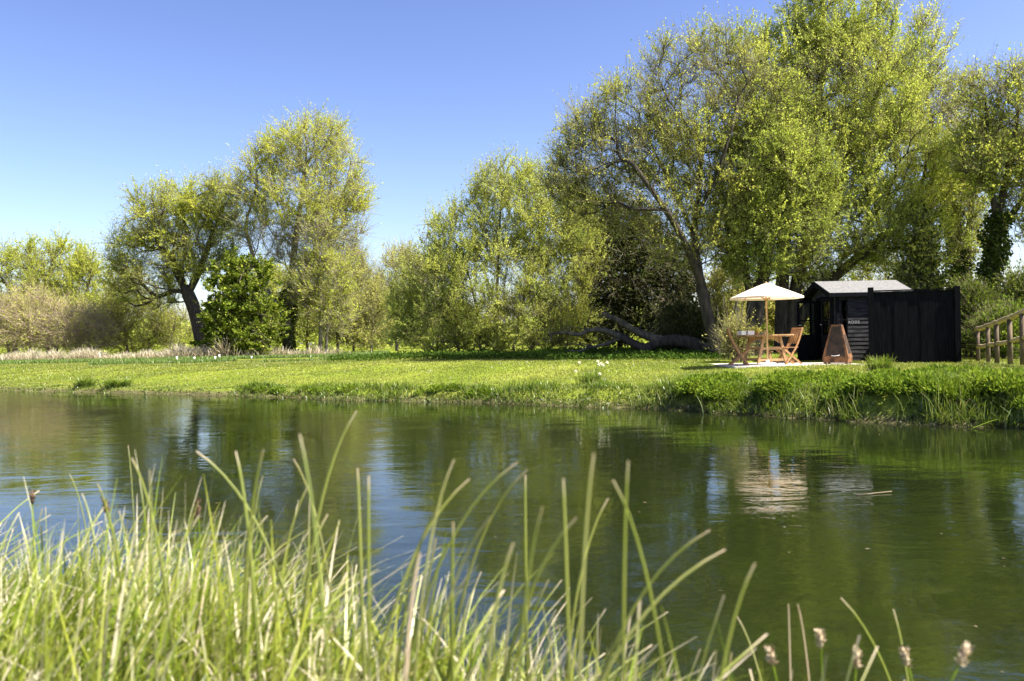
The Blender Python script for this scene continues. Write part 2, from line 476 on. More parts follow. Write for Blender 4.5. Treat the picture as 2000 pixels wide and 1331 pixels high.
def water_mat():
    """clear but silty chalk-stream water: mirror by Fresnel, tinted view of the bed below"""
    m, nt, out = new_mat('river_water')
    geo = nt.nodes.new("ShaderNodeNewGeometry")
    flow = (0, 0, math.radians(28))
    big = noise(nt, 1.0, 2, mapping(nt, (.5, 1.1, 1), flow), dist=1.2)
    mid = noise(nt, 1.0, 3, mapping(nt, (2.2, 4.6, 1), flow), dist=1.0)
    fine = noise(nt, 1.0, 3, mapping(nt, (9, 17, 1), flow), dist=.5)
    mask = noise(nt, 1.0, 2, mapping(nt, (.25, .55, 1), flow), dist=1.5)
    mk = ramp(nt, mask, [(.38, (.25, .25, .25)), (.62, (1, 1, 1))])
    def scale(a, k):
        q = nt.nodes.new("ShaderNodeMath"); q.operation = 'MULTIPLY'; nt.links.new(a, q.inputs[0])
        if hasattr(k, "is_linked"): nt.links.new(k, q.inputs[1])
        else: q.inputs[1].default_value = k
        return q.outputs[0]
    def plus(a, b):
        q = nt.nodes.new("ShaderNodeMath"); nt.links.new(a, q.inputs[0]); nt.links.new(b, q.inputs[1])
        return q.outputs[0]
    hgt = plus(scale(big, .007), scale(plus(scale(mid, .0042), scale(fine, .0011)), mk))
    bp = nt.nodes.new("ShaderNodeBump"); bp.inputs["Distance"].default_value = 1.0
    bp.inputs["Strength"].default_value = 1.0
    nt.links.new(hgt, bp.inputs["Height"])
    fr = nt.nodes.new("ShaderNodeFresnel"); fr.inputs[0].default_value = 1.333
    nt.links.new(bp.outputs[0], fr.inputs["Normal"])
    gl = nt.nodes.new("ShaderNodeBsdfGlossy"); gl.inputs["Roughness"].default_value = .012
    gl.inputs["Color"].default_value = (.96, .98, 1, 1)
    nt.links.new(bp.outputs[0], gl.inputs["Normal"])
    tr = nt.nodes.new("ShaderNodeBsdfTransparent"); tr.inputs[0].default_value = (.62, .68, .42, 1)
    sl = nt.nodes.new("ShaderNodeBsdfDiffuse"); sl.inputs[0].default_value = (.015, .022, .006, 1)
    m1 = nt.nodes.new("ShaderNodeMixShader"); m1.inputs[0].default_value = .55
    nt.links.new(tr.outputs[0], m1.inputs[1]); nt.links.new(sl.outputs[0], m1.inputs[2])
    m2 = nt.nodes.new("ShaderNodeMixShader"); nt.links.new(fr.outputs[0], m2.inputs[0])
    nt.links.new(m1.outputs[0], m2.inputs[1]); nt.links.new(gl.outputs[0], m2.inputs[2])
    nt.links.new(m2.outputs[0], out.inputs[0])
    return m


def glass_mat():
    m, nt, out = new_mat('window_glass')
    fr = nt.nodes.new("ShaderNodeFresnel"); fr.inputs[0].default_value = 1.5
    gl = nt.nodes.new("ShaderNodeBsdfGlossy"); gl.inputs["Roughness"].default_value = .01
    tr = nt.nodes.new("ShaderNodeBsdfTransparent"); tr.inputs[0].default_value = (.8, .83, .8, 1)
    mx = nt.nodes.new("ShaderNodeMixShader"); nt.links.new(fr.outputs[0], mx.inputs[0])
    nt.links.new(tr.outputs[0], mx.inputs[1]); nt.links.new(gl.outputs[0], mx.inputs[2])
    nt.links.new(mx.outputs[0], out.inputs[0])
    return m


def cloth_mat():
    m, nt, out = new_mat('parasol_cloth')
    d = nt.nodes.new("ShaderNodeBsdfDiffuse"); t = nt.nodes.new("ShaderNodeBsdfTranslucent")
    c = ramp(nt, noise(nt, 8, 3, mapping(nt, (1, 1, 1))), [(.3, (.84, .76, .64)), (.7, (.88, .81, .70))])
    nt.links.new(c, d.inputs[0]); t.inputs[0].default_value = (.88, .68, .50, 1)
    mx = nt.nodes.new("ShaderNodeMixShader"); mx.inputs[0].default_value = .4
    nt.links.new(d.outputs[0], mx.inputs[1]); nt.links.new(t.outputs[0], mx.inputs[2])
    nt.links.new(mx.outputs[0], out.inputs[0])
    return m


M['ground'] = ground_mat()
M['water'] = water_mat()
M['glass'] = glass_mat()
M['cloth'] = cloth_mat()
M['teak'] = solid('teak_wood', (.30, .17, .075), (.46, .28, .13), (14, 14, 14), .55, 0, 5)
M['teak_red'] = solid('teak_red_wood', (.28, .14, .055), (.42, .235, .105), (14, 14, 14), .5, 0, 5)
M['pole_wood'] = solid('pole_wood', (.45, .27, .12), (.55, .36, .18), (20, 20, 4), .5)
M['black_paint'] = solid('black_stained_wood', (.0025, .003, .004), (.007, .0075, .0095), (26, 26, 2.5), .85, .004, 6, .06)
M['black_clad'] = solid('black_cladding', (.007, .007, .008), (.045, .045, .048), (4, 4, 26), .75, .004, 6, .12)
M['felt'] = solid('roof_felt', (.12, .118, .112), (.20, .195, .185), (18, 18, 18), .9, .006, 5)
M['interior'] = solid('shed_interior', (.03, .026, .02), (.06, .05, .04), (5, 5, 5), .9)
M['rust'] = solid('rusty_steel', (.05, .026, .015), (.24, .11, .045), (7, 7, 5), .8, .003, 6)
M['rust_dark'] = solid('dark_steel', (.018, .014, .011), (.06, .036, .024), (6, 6, 5), .75, .003, 6)  # darker brown than the body, for the front and right side plates
M['steel'] = solid('pale_steel', (.5, .5, .48), (.6, .6, .58), (9, 9, 9), .4, 0, 3, .5)
M['stone'] = solid('patio_stone', (.42, .39, .33), (.6, .56, .49), (5, 5, 5), .85, .004, 6)
M['white'] = solid('white_paint', (.72, .72, .70), (.82, .82, .80), (5, 5, 5), .6)
M['letter'] = solid('letter_paint', (.28, .28, .28), (.38, .38, .38), (5, 5, 5), .6)
M['band'] = solid('dark_band', (.05, .055, .065), (.08, .085, .095), (5, 5, 5), .6)
M['terracotta'] = solid('terracotta', (.42, .22, .12), (.5, .29, .17), (9, 9, 9), .8)
M['grey_pot'] = solid('grey_glaze', (.32, .31, .31), (.42, .41, .41), (9, 9, 9), .5)
M['rail_wood'] = solid('weathered_rail', (.28, .21, .10), (.46, .36, .19), (8, 8, 8), .8, .004, 6)
M['post_wood'] = solid('weathered_post', (.07, .05, .03), (.16, .115, .07), (9, 9, 3), .85, .004, 6)
M['petal'] = solid('white_petal', (.82, .82, .74), (.88, .88, .82), (9, 9, 9), .6)
M['trumpet'] = solid('yellow_trumpet', (.75, .6, .12), (.8, .66, .2), (9, 9, 9), .6)
M['spike_dark'] = solid('sedge_spike', (.05, .03, .018), (.16, .10, .055), (90, 90, 60), .8)
M['spike_pale'] = solid('pale_sedge_spike', (.30, .21, .12), (.6, .5, .33), (90, 90, 60), .8)
M['brick'] = solid('house_brick', (.3, .2, .15), (.42, .3, .23), (3, 3, 3), .9)
M['slate'] = solid('house_slates', (.25, .21, .2), (.34, .3, .28), (2, 2, 2), .85)

# ------------------------------------------------------------------ the setting: one ground sheet, the river
def axis_pts(lo, hi, d, far_lo, far_hi, g=1.13):
    c = list(np.arange(lo, hi + 1e-6, d)); a, st = c[0], d
    left = []
    while a > far_lo: st *= g; a -= st; left.append(a)
    b, st = c[-1], d; right = []
    while b < far_hi: st *= g; b += st; right.append(b)
    return np.array(left[::-1] + c + right)


gx = axis_pts(-22, 14, .13, -900, 900); gy = axis_pts(0, 34, .13, -120, 1500)
GX, GY = np.meshgrid(gx, gy)
GZ = ground_z(GX, GY)
nx, ny = len(gx), len(gy)
ii = (np.arange(ny - 1)[:, None] * nx + np.arange(nx - 1)[None]).ravel()
g = MB().add(np.stack([GX.ravel(), GY.ravel(), GZ.ravel()], -1), np.stack([ii, ii + 1, ii + nx + 1, ii + nx], -1), 0, True)
tag(g.build('ground', M['ground']), 'grassy river banks and lawn sloping down to the river bed', kind='structure')
w = MB().add([(-120, -40, 0), (40, -40, 0), (40, 90, 0), (-120, 90, 0)], [(0, 1, 2, 3)])
tag(w.build('river_water', M['water']), 'calm green river with gentle ripples mirroring trees and sky', kind='structure')

# ------------------------------------------------------------------ trees
def dens(poly, seg):
    poly = np.array(poly, float); out = [poly[0]]
    # Catmull-Rom through the points
    Q = np.vstack([2 * poly[0] - poly[1], poly, 2 * poly[-1] - poly[-2]])
    for i in range(1, len(Q) - 2):
        k = max(1, int(np.linalg.norm(Q[i + 1] - Q[i]) / seg))
        for j in range(1, k + 1):
            t = j / k
            out.append(.5 * (2 * Q[i] + (Q[i + 1] - Q[i - 1]) * t + (2 * Q[i - 1] - 5 * Q[i] + 4 * Q[i + 1] - Q[i + 2]) * t * t
                             + (3 * Q[i] - Q[i - 1] - 3 * Q[i + 1] + Q[i + 2]) * t ** 3))
    return np.array(out)


def grow(stems, targets, seg, bf=.22, up=.3, clear=.25, wig=.05):
    """branches that reach every target point from the stems, sweeping out and up"""
    cap = 400 + sum(len(s) for s in stems) + len(targets) * 14
    pos = np.zeros((cap, 3)); par = np.full(cap, -1); plen = np.zeros(cap); dr = np.zeros((cap, 3)); blk = np.zeros(cap)
    stem = np.zeros(cap, bool); n = 0
    for s in stems:
        L = len(s); joined = n > 0 and s[0][2] > stems[0][0][2] + .5
        for i, p in enumerate(s):
            pos[n] = p; par[n] = n - 1 if i else -1
            if i == 0 and joined:
                par[n] = int(((pos[:n] - p) ** 2).sum(1).argmin()); p = pos[n] = pos[par[n]] + (p - pos[par[n]]) * .3
            plen[n] = 0 if par[n] < 0 else plen[par[n]] + np.linalg.norm(p - pos[par[n]])
            dr[n] = nrm((s[min(i + 1, L - 1)] - s[max(i - 1, 0)]))
            blk[n] = 1e3 if i < clear * L and not joined else 0
            stem[n] = True; n += 1
    for p in targets:
        d = p - pos[:n]; L = np.sqrt((d * d).sum(1)) + 1e-6
        c = (d * dr[:n]).sum(1) / L
        cost = L * (1 + .45 * (1 - c)) + bf * plen[:n] + blk[:n]
        i = int(cost.argmin()); D = L[i]
        if D < .35 * seg: continue
        v = d[i] / D
        k = min(max(1, int(round(D / seg))), 12)
        t0 = nrm(dr[i] * .8 + v * .7) * D; t1 = nrm(v + np.array([0, 0, up])) * D
        prev = i; p0 = pos[i]
        for j in range(1, k + 1):
            t = j / k
            q = (2 * t ** 3 - 3 * t * t + 1) * p0 + (t ** 3 - 2 * t * t + t) * t0 + (3 * t * t - 2 * t ** 3) * p + (t ** 3 - t * t) * t1
            if j < k: q = q + rng.normal(size=3) * wig * seg
            if n >= cap: break
            pos[n] = q; par[n] = prev; dr[n] = nrm(q - pos[prev]); plen[n] = plen[prev] + np.linalg.norm(q - pos[prev])
            prev = n; n += 1
    return pos[:n], par[:n], dr[:n], stem[:n]


def radii(par, R, e=1.85):
    n = len(par); acc = np.zeros(n); kids = np.zeros(n, int)
    for i in range(n - 1, -1, -1):
        if acc[i] == 0: acc[i] = 1
        if par[i] >= 0: acc[par[i]] += acc[i]
    root = np.arange(n)
    for i in range(n):
        if par[i] >= 0: root[i] = root[par[i]]
    r = R * (acc / acc[par < 0].max()) ** (1 / e)
    return r


def limbs_mesh(mb, pos, par, dr, r, mat=0, thick=.035, rmin=.004):
    """tapered rods along the skeleton; rings of a continuing limb share their frame"""
    n = len(par); main = np.full(n, -1)
    for i in range(n):
        p = par[i]
        if p >= 0 and (main[p] < 0 or r[i] > r[main[p]]): main[p] = i
    idx = np.nonzero(par >= 0)[0]; pa = par[idx]
    is_main = main[pa] == idx
    r = np.maximum(r, rmin)
    ref = np.array([.37, .91, .17])
    u = nrm(np.cross(dr, ref)); v = np.cross(dr, u)
    for sides, sel in ((8, r[idx] >= thick), (4, r[idx] < thick)):
        I = idx[sel]; A = pa[sel]; mm = is_main[sel]
        if not len(I): continue
        fi = np.where(mm, A, I)
        r0 = np.where(mm, np.minimum(r[A], r[I] * 1.5), r[I] * 1.25)
        th = np.linspace(0, 2 * np.pi, sides, endpoint=False); cs, sn = np.cos(th)[None, :, None], np.sin(th)[None, :, None]
        V0 = pos[A][:, None] + r0[:, None, None] * (cs * u[fi][:, None] + sn * v[fi][:, None])
        V1 = pos[I][:, None] + r[I][:, None, None] * (cs * u[I][:, None] + sn * v[I][:, None])
        V = np.concatenate([V0, V1], 1)
        o = np.arange(len(I))[:, None] * 2 * sides; j = np.arange(sides)[None]; j2 = (j + 1) % sides
        mb.add(V, np.stack([o + j, o + j2, o + sides + j2, o + sides + j], -1).reshape(-1, 4), mat, True)


def lobes_world(lobes, Y):
    out = []
    for L in lobes:
        px, py, rx, ry = L[:4]; dy = L[4] if len(L) > 4 else 0.0; wt = L[5] if len(L) > 5 else 1.0
        y = Y + dy; k = y / FPX
        out.append((P(px, py, y), np.array([rx * k, (rx * .6 + ry * .4) * k * .95, ry * k]), wt))
    return out


def sample_lobes(lw, n, shell=.35):
    vol = np.array([np.prod(r) ** .8 * w_ for _, r, w_ in lw]); vol /= vol.sum()
    pick = rng.choice(len(lw), n, p=vol)
    d = nrm(rng.normal(size=(n, 3))); rad = rng.uniform(0, 1, n) ** (1 / 3.0) * (1 - shell) + shell * rng.uniform(.75, 1.0, n) ** .5
    rad = np.minimum(rad, 1.0) * rng.uniform(.78, 1.12, n)
    c = np.array([q[0] for q in lw])[pick]; rr = np.array([q[1] for q in lw])[pick]
    return c + d * rr * rad[:, None]


def tree(name, label, cat, Y, stems, lobes, R, n_t, n_tw, n_lf, leaf, bark='bark', twig='twig', tw_len=.5, lf=.07, aspect=.5,
         up=.3, seg=.35, tw_r=.006, clear=.25, group=None, keep=None, bf=.22, ivy=None, droop=0.0, mixleaf=None, tw_up=.4, flat=0.0, base_px=None):
    """stems: list of [(px, py, dy)...]; the first point of each stands on the ground"""
    S = []
    for st in stems:
        pts = []
        for i, q in enumerate(st):
            dy = q[2] if len(q) > 2 else 0.0
            grounded = i == 0 and q[1] > 684
            w_ = gp(q[0], Y + dy) if grounded else P(q[0], q[1], Y + dy)
            if grounded: w_[2] -= .06
            pts.append(w_)
        S.append(dens(pts, seg))
    origin = S[0][0].copy(); origin[2] += .06
    root = thing(name, origin, label, cat, group)
    lw = lobes_world(lobes, Y)
    tg = sample_lobes(lw, n_t)
    tg = tg[tg[:, 2] > ground_z(tg[:, 0], tg[:, 1]) + .12]
    pos, par, dr, stem = grow(S, tg, seg, bf=bf, up=up, clear=clear)
    r = radii(par, R * .8)
    # flare at the foot
    for s in S:
        pass
    mb = MB(); P0 = pos - origin
    limbs_mesh(mb, P0, par, dr, r, 0)
    mb.build('trunk', [M[bark]], root)
    # twigs on the thin wood
    thin = np.nonzero((~stem) & (r <= np.quantile(r[~stem], .9)))[0]
    cr = MB()
    ti = rng.choice(thin, n_tw); pa = par[ti]; f = rng.uniform(0, 1, n_tw)[:, None]
    o = P0[pa] * (1 - f) + P0[ti] * f
    d = nrm(dr[ti] * .7 + nrm(rng.normal(size=(n_tw, 3))) * .75 + np.array([0, 0, tw_up]))
    L = (tw_len * 1.35 * rng.uniform(.4, 1.5, n_tw))[:, None]
    mid = o + d * L * .5
    d2 = nrm(d + rng.normal(size=(n_tw, 3)) * .25 + np.array([0, 0, tw_up * .5 - droop]))
    end = mid + d2 * L * .55
    cr.prisms(o, mid, tw_r, tw_r * .7, 3, 0); cr.prisms(mid, end, tw_r * .7, tw_r * .35, 3, 0)
    mats = [M[twig], M[leaf]]
    if n_lf:
        wt = rng.gamma(.75, 1, n_tw) * (1 + .7 * vnoise(o[:, 0] * .9 + o[:, 1] * .5, o[:, 2] * .9, 77)); wt = np.maximum(wt, 1e-4)
        k = rng.choice(n_tw, n_lf, p=wt / wt.sum()); t = rng.uniform(.15, 1.0, n_lf)[:, None]
        c = np.where(t < .5, o[k] + (mid[k] - o[k]) * t * 2, mid[k] + (end[k] - mid[k]) * (t * 2 - 1))
        c = c + rng.normal(size=c.shape) * lf * .35
        ax = np.where(t < .5, d[k], d2[k]) + np.array([0, 0, -droop])
        if keep is not None:
            kp = rng.uniform(size=n_lf) < keep(c + origin); c = c[kp]; ax = ax[kp]
        sz = lf * (.45 + 1.15 * rng.uniform(size=len(c)) ** 1.6)
        if mixleaf is None:
            cr.leaves(c, ax, sz, aspect, 1, flat)
        else:
            second, fn = mixleaf; mats.append(M[second]); q = rng.uniform(size=len(c)) < fn(c + origin)
            cr.leaves(c[~q], ax[~q], sz[~q], aspect, 1, flat)
            if q.any(): cr.leaves(c[q], ax[q], sz[q], aspect, 2, flat)
    cr.build('crown', mats, root)
    if ivy:
        iv = MB()
        for (si, f0, f1, cnt, rad, sz) in ivy:
            s = S[si]; t = rng.uniform(f0, f1, cnt) * (len(s) - 1); a = np.floor(t).astype(int).clip(0, len(s) - 2); fr = (t - a)[:, None]
            c = s[a] * (1 - fr) + s[a + 1] * fr - origin
            th = rng.uniform(0, 2 * np.pi, cnt); rr = rad * rng.uniform(.5, 1.25, cnt) * (1 + .3 * np.sin(t * 1.7 + th))
            off = np.stack([np.cos(th) * rr, np.sin(th) * rr, rng.normal(size=cnt) * .08], -1)
            iv.leaves(c + off, nrm(off) * .6 + np.array([0, 0, -.5]), sz * rng.uniform(.6, 1.3, cnt), .8, 0)
        iv.build('ivy', [M['ivy']], root)
    return root


def zfac(z0, z1, lo=0.0, hi=1.0):
    return lambda c: lo + (hi - lo) * sm(c[:, 2], z0, z1)


FARG = 'trees and shrubs across the far meadow'
# far left thicket
tree('spring_tree', 'low yellow green tree behind the bare brown thicket on the left', 'tree', 78,
     [[(95, 690), (98, 610), (92, 545)], [(150, 690), (160, 610), (172, 560)], [(30, 690), (25, 620), (20, 570)]],
     [(90, 545, 95, 72), (20, 575, 65, 85), (172, 560, 38, 80), (110, 620, 130, 60), (60, 515, 60, 45), (140, 530, 60, 50), (215, 580, 28, 60)], .3, 620, 7000, 120000, 'yellowgreen',
     twig='twig_olive', tw_len=1.0, lf=.125, tw_r=.011, seg=.8, keep=zfac(2, 5, .45, 1))
tree('bare_thicket', 'bare brown twiggy thicket in front of low yellow green tree', 'shrub', 68,
     [[(60, 690), (55, 650), (40, 625)], [(110, 690), (112, 650), (115, 620)], [(170, 690), (175, 655), (185, 630)], [(20, 690), (10, 650), (0, 620)]],
     [(110, 638, 110, 52), (20, 640, 60, 52), (185, 650, 45, 42), (60, 610, 60, 45)], .14, 800, 7500, 26000, 'olive',
     twig='twig_brown', bark='bark_pale', tw_len=.9, lf=.12, tw_r=.011, seg=.5, tw_up=.2)
tree('green_thicket', 'scrubby olive green thicket under the leaning willow', 'shrub', 72,
     [[(250, 690), (245, 650), (240, 610)], [(290, 690), (292, 650), (300, 620)], [(330, 690), (335, 660), (342, 640)]],
     [(270, 635, 72, 62), (245, 590, 40, 60), (340, 650, 45, 45), (215, 640, 40, 50)], .14, 560, 5600, 34000, 'yellowgreen',
     twig='twig_olive', tw_len=.9, lf=.11, tw_r=.011, seg=.55, tw_up=.3)
tree('leaning_willow', 'willow with thick trunk leaning left and clumped yellow green crown', 'tree', 66,
     [[(398, 690), (388, 640), (374, 590), (352, 545), (335, 500)], [(366, 575), (382, 545), (400, 500), (418, 450)]],
     [(325, 425, 72, 68), (255, 495, 48, 55), (385, 410, 55, 62), (295, 560, 60, 55), (385, 495, 70, 60), (240, 545, 36, 45), (430, 395, 40, 58),
      (340, 500, 60, 50), (290, 440, 40, 45), (430, 480, 40, 60)], .62, 760, 8000, 110000, 'yellowgreen', bark='bark_dark', twig='twig_olive',
     tw_len=1.0, lf=.115, tw_r=.011, seg=.6, droop=.3, aspect=.4, mixleaf=('yellow', zfac(7, 11, 0, .35)))
tree('tall_yellow_tree', 'tallest tree on the left with open branching and yellow domed top', 'tree', 64,
     [[(562, 690), (562, 620), (568, 550), (577, 470), (588, 390), (598, 320)], [(560, 640), (545, 600), (520, 565), (500, 520), (480, 450)],
      [(566, 600), (585, 560), (610, 500), (650, 430)]],
     [(600, 290, 82, 62), (678, 350, 42, 82), (505, 355, 60, 70), (590, 400, 110, 80), (468, 420, 34, 75), (690, 440, 32, 70), (620, 490, 90, 60), (540, 300, 45, 45),
      (645, 275, 40, 45), (520, 470, 60, 60), (700, 390, 22, 60)], .5, 950, 10000, 95000, 'yellowgreen', bark='bark_pale', twig='twig',
     tw_len=.95, lf=.105, tw_r=.011, seg=.6, clear=.35, keep=zfac(7, 13, .12, 1), mixleaf=('yellow', zfac(8, 13, .3, .9)), ivy=[(0, .0, .33, 2600, .45, .2)])
tree('slim_tree', 'slim pale stemmed tree to the right of ivy covered tall tree', 'tree', 62,
     [[(625, 692), (627, 620), (624, 540), (620, 470), (622, 400)], [(636, 692), (640, 630), (648, 570), (660, 510)]],
     [(625, 450, 40, 80), (650, 550, 50, 60), (600, 560, 40, 60), (660, 620, 40, 40)], .2, 420, 4200, 26000, 'yellowgreen', bark='bark_pale', twig='twig',
     tw_len=.8, lf=.12, tw_r=.012, seg=.5)
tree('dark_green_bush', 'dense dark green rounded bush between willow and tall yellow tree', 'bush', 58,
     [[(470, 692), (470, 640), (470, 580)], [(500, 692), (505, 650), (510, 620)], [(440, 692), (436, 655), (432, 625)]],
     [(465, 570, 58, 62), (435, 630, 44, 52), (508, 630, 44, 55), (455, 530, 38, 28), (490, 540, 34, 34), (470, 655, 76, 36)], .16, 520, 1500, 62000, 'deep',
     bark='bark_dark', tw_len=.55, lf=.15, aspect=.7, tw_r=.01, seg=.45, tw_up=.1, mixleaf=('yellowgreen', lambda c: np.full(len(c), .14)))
tree('lime_shrub', 'bright lime yellow shrub glowing right of the slim pale tree', 'shrub', 70,
     [[(690, 692), (692, 640), (695, 580)], [(725, 692), (728, 645), (735, 600)], [(660, 692), (658, 650), (655, 620)]],
     [(700, 590, 46, 82), (660, 640, 38, 50), (738, 620, 34, 62), (690, 530, 36, 48), (720, 655, 60, 38)], .14, 620, 5600, 44000, 'lime',
     twig='twig_olive', bark='bark_pale', tw_len=.9, lf=.11, tw_r=.010, seg=.5, tw_up=.6)
tree('pale_far_tree', 'pale hazy green tree far behind between lime shrub and goat willow', 'tree', 100,
     [[(775, 690), (775, 620), (772, 560)], [(830, 690), (832, 620), (838, 570)]],
     [(780, 560, 55, 75), (835, 590, 45, 80), (750, 590, 30, 60), (800, 520, 30, 35)], .25, 420, 4200, 15000, 'lime', twig='twig',
     tw_len=1.3, lf=.2, tw_r=.018, seg=.9, tw_up=.7)
tree('back_thicket', 'olive thicket closing the gap behind the tall yellow tree', 'shrub', 80,
     [[(540, 690), (540, 640), (530, 580)], [(600, 690), (600, 640), (605, 590)], [(660, 690), (660, 640), (665, 600)]],
     [(530, 590, 50, 80), (600, 610, 60, 70), (665, 600, 50, 60)], .2, 520, 5200, 34000, 'yellowgreen', twig='twig_olive', tw_len=1.1, lf=.16, tw_r=.015, seg=.7)

# middle: the goat willow and the dark hollow
tree('goat_willow_bush', 'sprawling goat willow bush with many fine twigs left of dark hollow', 'bush', 33,
     [[(900, 695), (880, 640), (845, 590)], [(940, 695), (930, 600), (905, 500)], [(965, 695), (970, 590), (975, 450), (980, 380)], [(1000, 695), (1020, 600), (1040, 490)],
      [(1030, 695), (1060, 640), (1090, 570)], [(860, 695), (825, 660), (790, 640)], [(1050, 695), (1100, 660), (1130, 630)], [(950, 695), (920, 650), (880, 600, -1.5)], [(1000, 695), (1010, 650), (1020, 600, -1.8)]],
     [(1000, 420, 95, 95), (900, 475, 80, 72), (1065, 430, 75, 105), (1120, 440, 50, 85), (960, 370, 50, 45), (850, 560, 75, 75), (960, 560, 150, 100), (1090, 560, 85, 85), (850, 640, 95, 55), (1000, 640, 150, 55),
      (795, 630, 40, 60), (1000, 350, 60, 45), (1110, 630, 60, 55), (830, 668, 80, 28), (930, 674, 100, 24), (1040, 670, 110, 28), (1140, 510, 50, 80), (790, 585, 35, 45)], .09, 2400, 20000, 300000, 'spring_soft',
     twig='twig_olive', tw_len=.5, lf=.057, tw_r=.005, seg=.32, tw_up=.65, clear=.12, bf=.18)
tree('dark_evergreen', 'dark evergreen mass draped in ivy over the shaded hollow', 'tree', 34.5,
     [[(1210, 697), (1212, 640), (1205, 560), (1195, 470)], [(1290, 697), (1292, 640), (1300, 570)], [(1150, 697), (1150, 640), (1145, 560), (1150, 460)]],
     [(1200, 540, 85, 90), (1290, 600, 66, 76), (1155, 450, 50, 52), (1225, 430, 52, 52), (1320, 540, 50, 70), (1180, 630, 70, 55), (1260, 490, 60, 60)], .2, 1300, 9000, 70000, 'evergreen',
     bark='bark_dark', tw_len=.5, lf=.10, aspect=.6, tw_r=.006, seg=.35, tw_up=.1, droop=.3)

# the right-hand group
tree('leaning_lawn_tree', 'spreading olive leaved tree with dark leaning trunk beside fallen limb', 'tree', 26.5,
     [[(1400, 704), (1390, 650), (1376, 590), (1363, 520), (1356, 455), (1365, 380), (1370, 300)], [(1370, 560), (1340, 480, -.6), (1300, 410, -1), (1250, 340, -1.2), (1205, 280, -1.2)],
      [(1358, 470), (1330, 400, .5), (1290, 320, .8), (1250, 240, 1)], [(1362, 420), (1400, 340, -.8), (1430, 250, -1)]],
     [(1350, 230, 100, 115), (1225, 230, 85, 85), (1165, 320, 70, 85), (1270, 400, 130, 70), (1400, 370, 75, 95), (1320, 118, 80, 48), (1440, 180, 66, 90), (1150, 400, 55, 55),
      (1290, 300, 100, 90), (1340, 480, 90, 50), (1410, 92, 66, 50), (1110, 350, 48, 75, 0, 2.2), (1140, 255, 50, 55, 0, 1.6)], .22, 1700, 13000, 76000, 'olive', bark='bark_dark', twig='twig_olive',
     tw_len=.5, lf=.06, tw_r=.0055, seg=.32, clear=.42, tw_up=.5, mixleaf=('spring', zfac(4, 8, .25, .45)))
tree('bright_spring_tree', 'fresh green tree on forked dark trunks directly behind the parasol', 'tree', 26.8,
     [[(1466, 700), (1466, 640), (1466, 590), (1455, 520), (1448, 440), (1460, 330)], [(1480, 700), (1482, 600), (1496, 520), (1504, 460), (1515, 350), (1520, 250)],
      [(1468, 620), (1478, 560), (1487, 490), (1478, 400)]],
     [(1490, 340, 105, 120), (1500, 210, 85, 80), (1440, 450, 70, 65), (1530, 460, 100, 80), (1560, 350, 80, 100), (1470, 520, 70, 40)], .22, 1500, 14000, 150000, 'spring',
     bark='bark_dark', twig='twig_olive', tw_len=.45, lf=.057, tw_r=.005, seg=.32, clear=.4, tw_up=.4, aspect=.6)
tree('broad_spring_tree', 'biggest tree, broad pale green crown rising behind the black shed', 'tree', 28.5,
     [[(1524, 700), (1526, 640), (1528, 560), (1532, 470), (1560, 360), (1590, 240), (1610, 120)], [(1545, 700), (1560, 630), (1610, 560), (1680, 500), (1750, 440), (1790, 380)],
      [(1540, 700), (1548, 600), (1570, 500), (1620, 390), (1670, 280), (1700, 180)], [(1535, 640), (1580, 610), (1640, 575), (1720, 560), (1790, 545)]],
     [(1640, 200, 165, 160), (1600, 320, 140, 140), (1755, 330, 105, 130), (1680, 450, 165, 75), (1640, 50, 115, 75), (1530, 120, 90, 80), (1460, 130, 55, 55),
      (1815, 360, 45, 95), (1680, 135, 62, 66), (1620, -40, 80, 45), (1750, 500, 90, 45), (1600, 520, 90, 40)], .27, 2700, 22000, 360000, 'spring_soft',
     bark='bark_dark', twig='twig_olive', tw_len=.5, lf=.056, tw_r=.005, seg=.34, clear=.3, tw_up=.55, aspect=.55, mixleaf=('spring', lambda c: np.full(len(c), .4)))
tree('slender_tree', 'slender airy tree poking above the crown with ivy clad lower trunk', 'tree', 33,
     [[(1868, 700), (1868, 600), (1866, 480), (1850, 360), (1822, 250), (1805, 150), (1800, 60)]],
     [(1800, 120, 50, 85), (1835, 250, 50, 80), (1780, 220, 40, 70), (1860, 360, 45, 70), (1870, 200, 40, 60)], .16, 520, 4600, 17000, 'spring_soft',
     bark='bark_dark', twig='twig', tw_len=.55, lf=.085, tw_r=.006, seg=.4, clear=.45, tw_up=.6, ivy=[(0, 0, .42, 3800, .3, .13)])
tree('ivy_trunk_tree', 'brownish sparse tree on a leaning trunk thick with ivy', 'tree', 26,
     [[(1918, 703), (1928, 620), (1938, 530), (1948, 440), (1965, 350), (1985, 250), (1990, 170)], [(1945, 470), (1975, 420), (2010, 380), (2060, 330)], [(1950, 440), (1935, 360), (1930, 270), (1925, 190)]],
     [(1930, 190, 55, 70), (1985, 250, 55, 95), (1905, 320, 45, 75), (1995, 400, 50, 75), (2060, 300, 80, 120), (1960, 330, 60, 60), (2000, 170, 50, 50)], .22, 760, 6600, 34000, 'olive',
     bark='bark_dark', twig='twig_olive', tw_len=.5, lf=.07, tw_r=.006, seg=.35, clear=.42, tw_up=.4, aspect=.6, mixleaf=('spring', lambda c: np.full(len(c), .7)), ivy=[(0, 0, .55, 6500, .3, .10)])
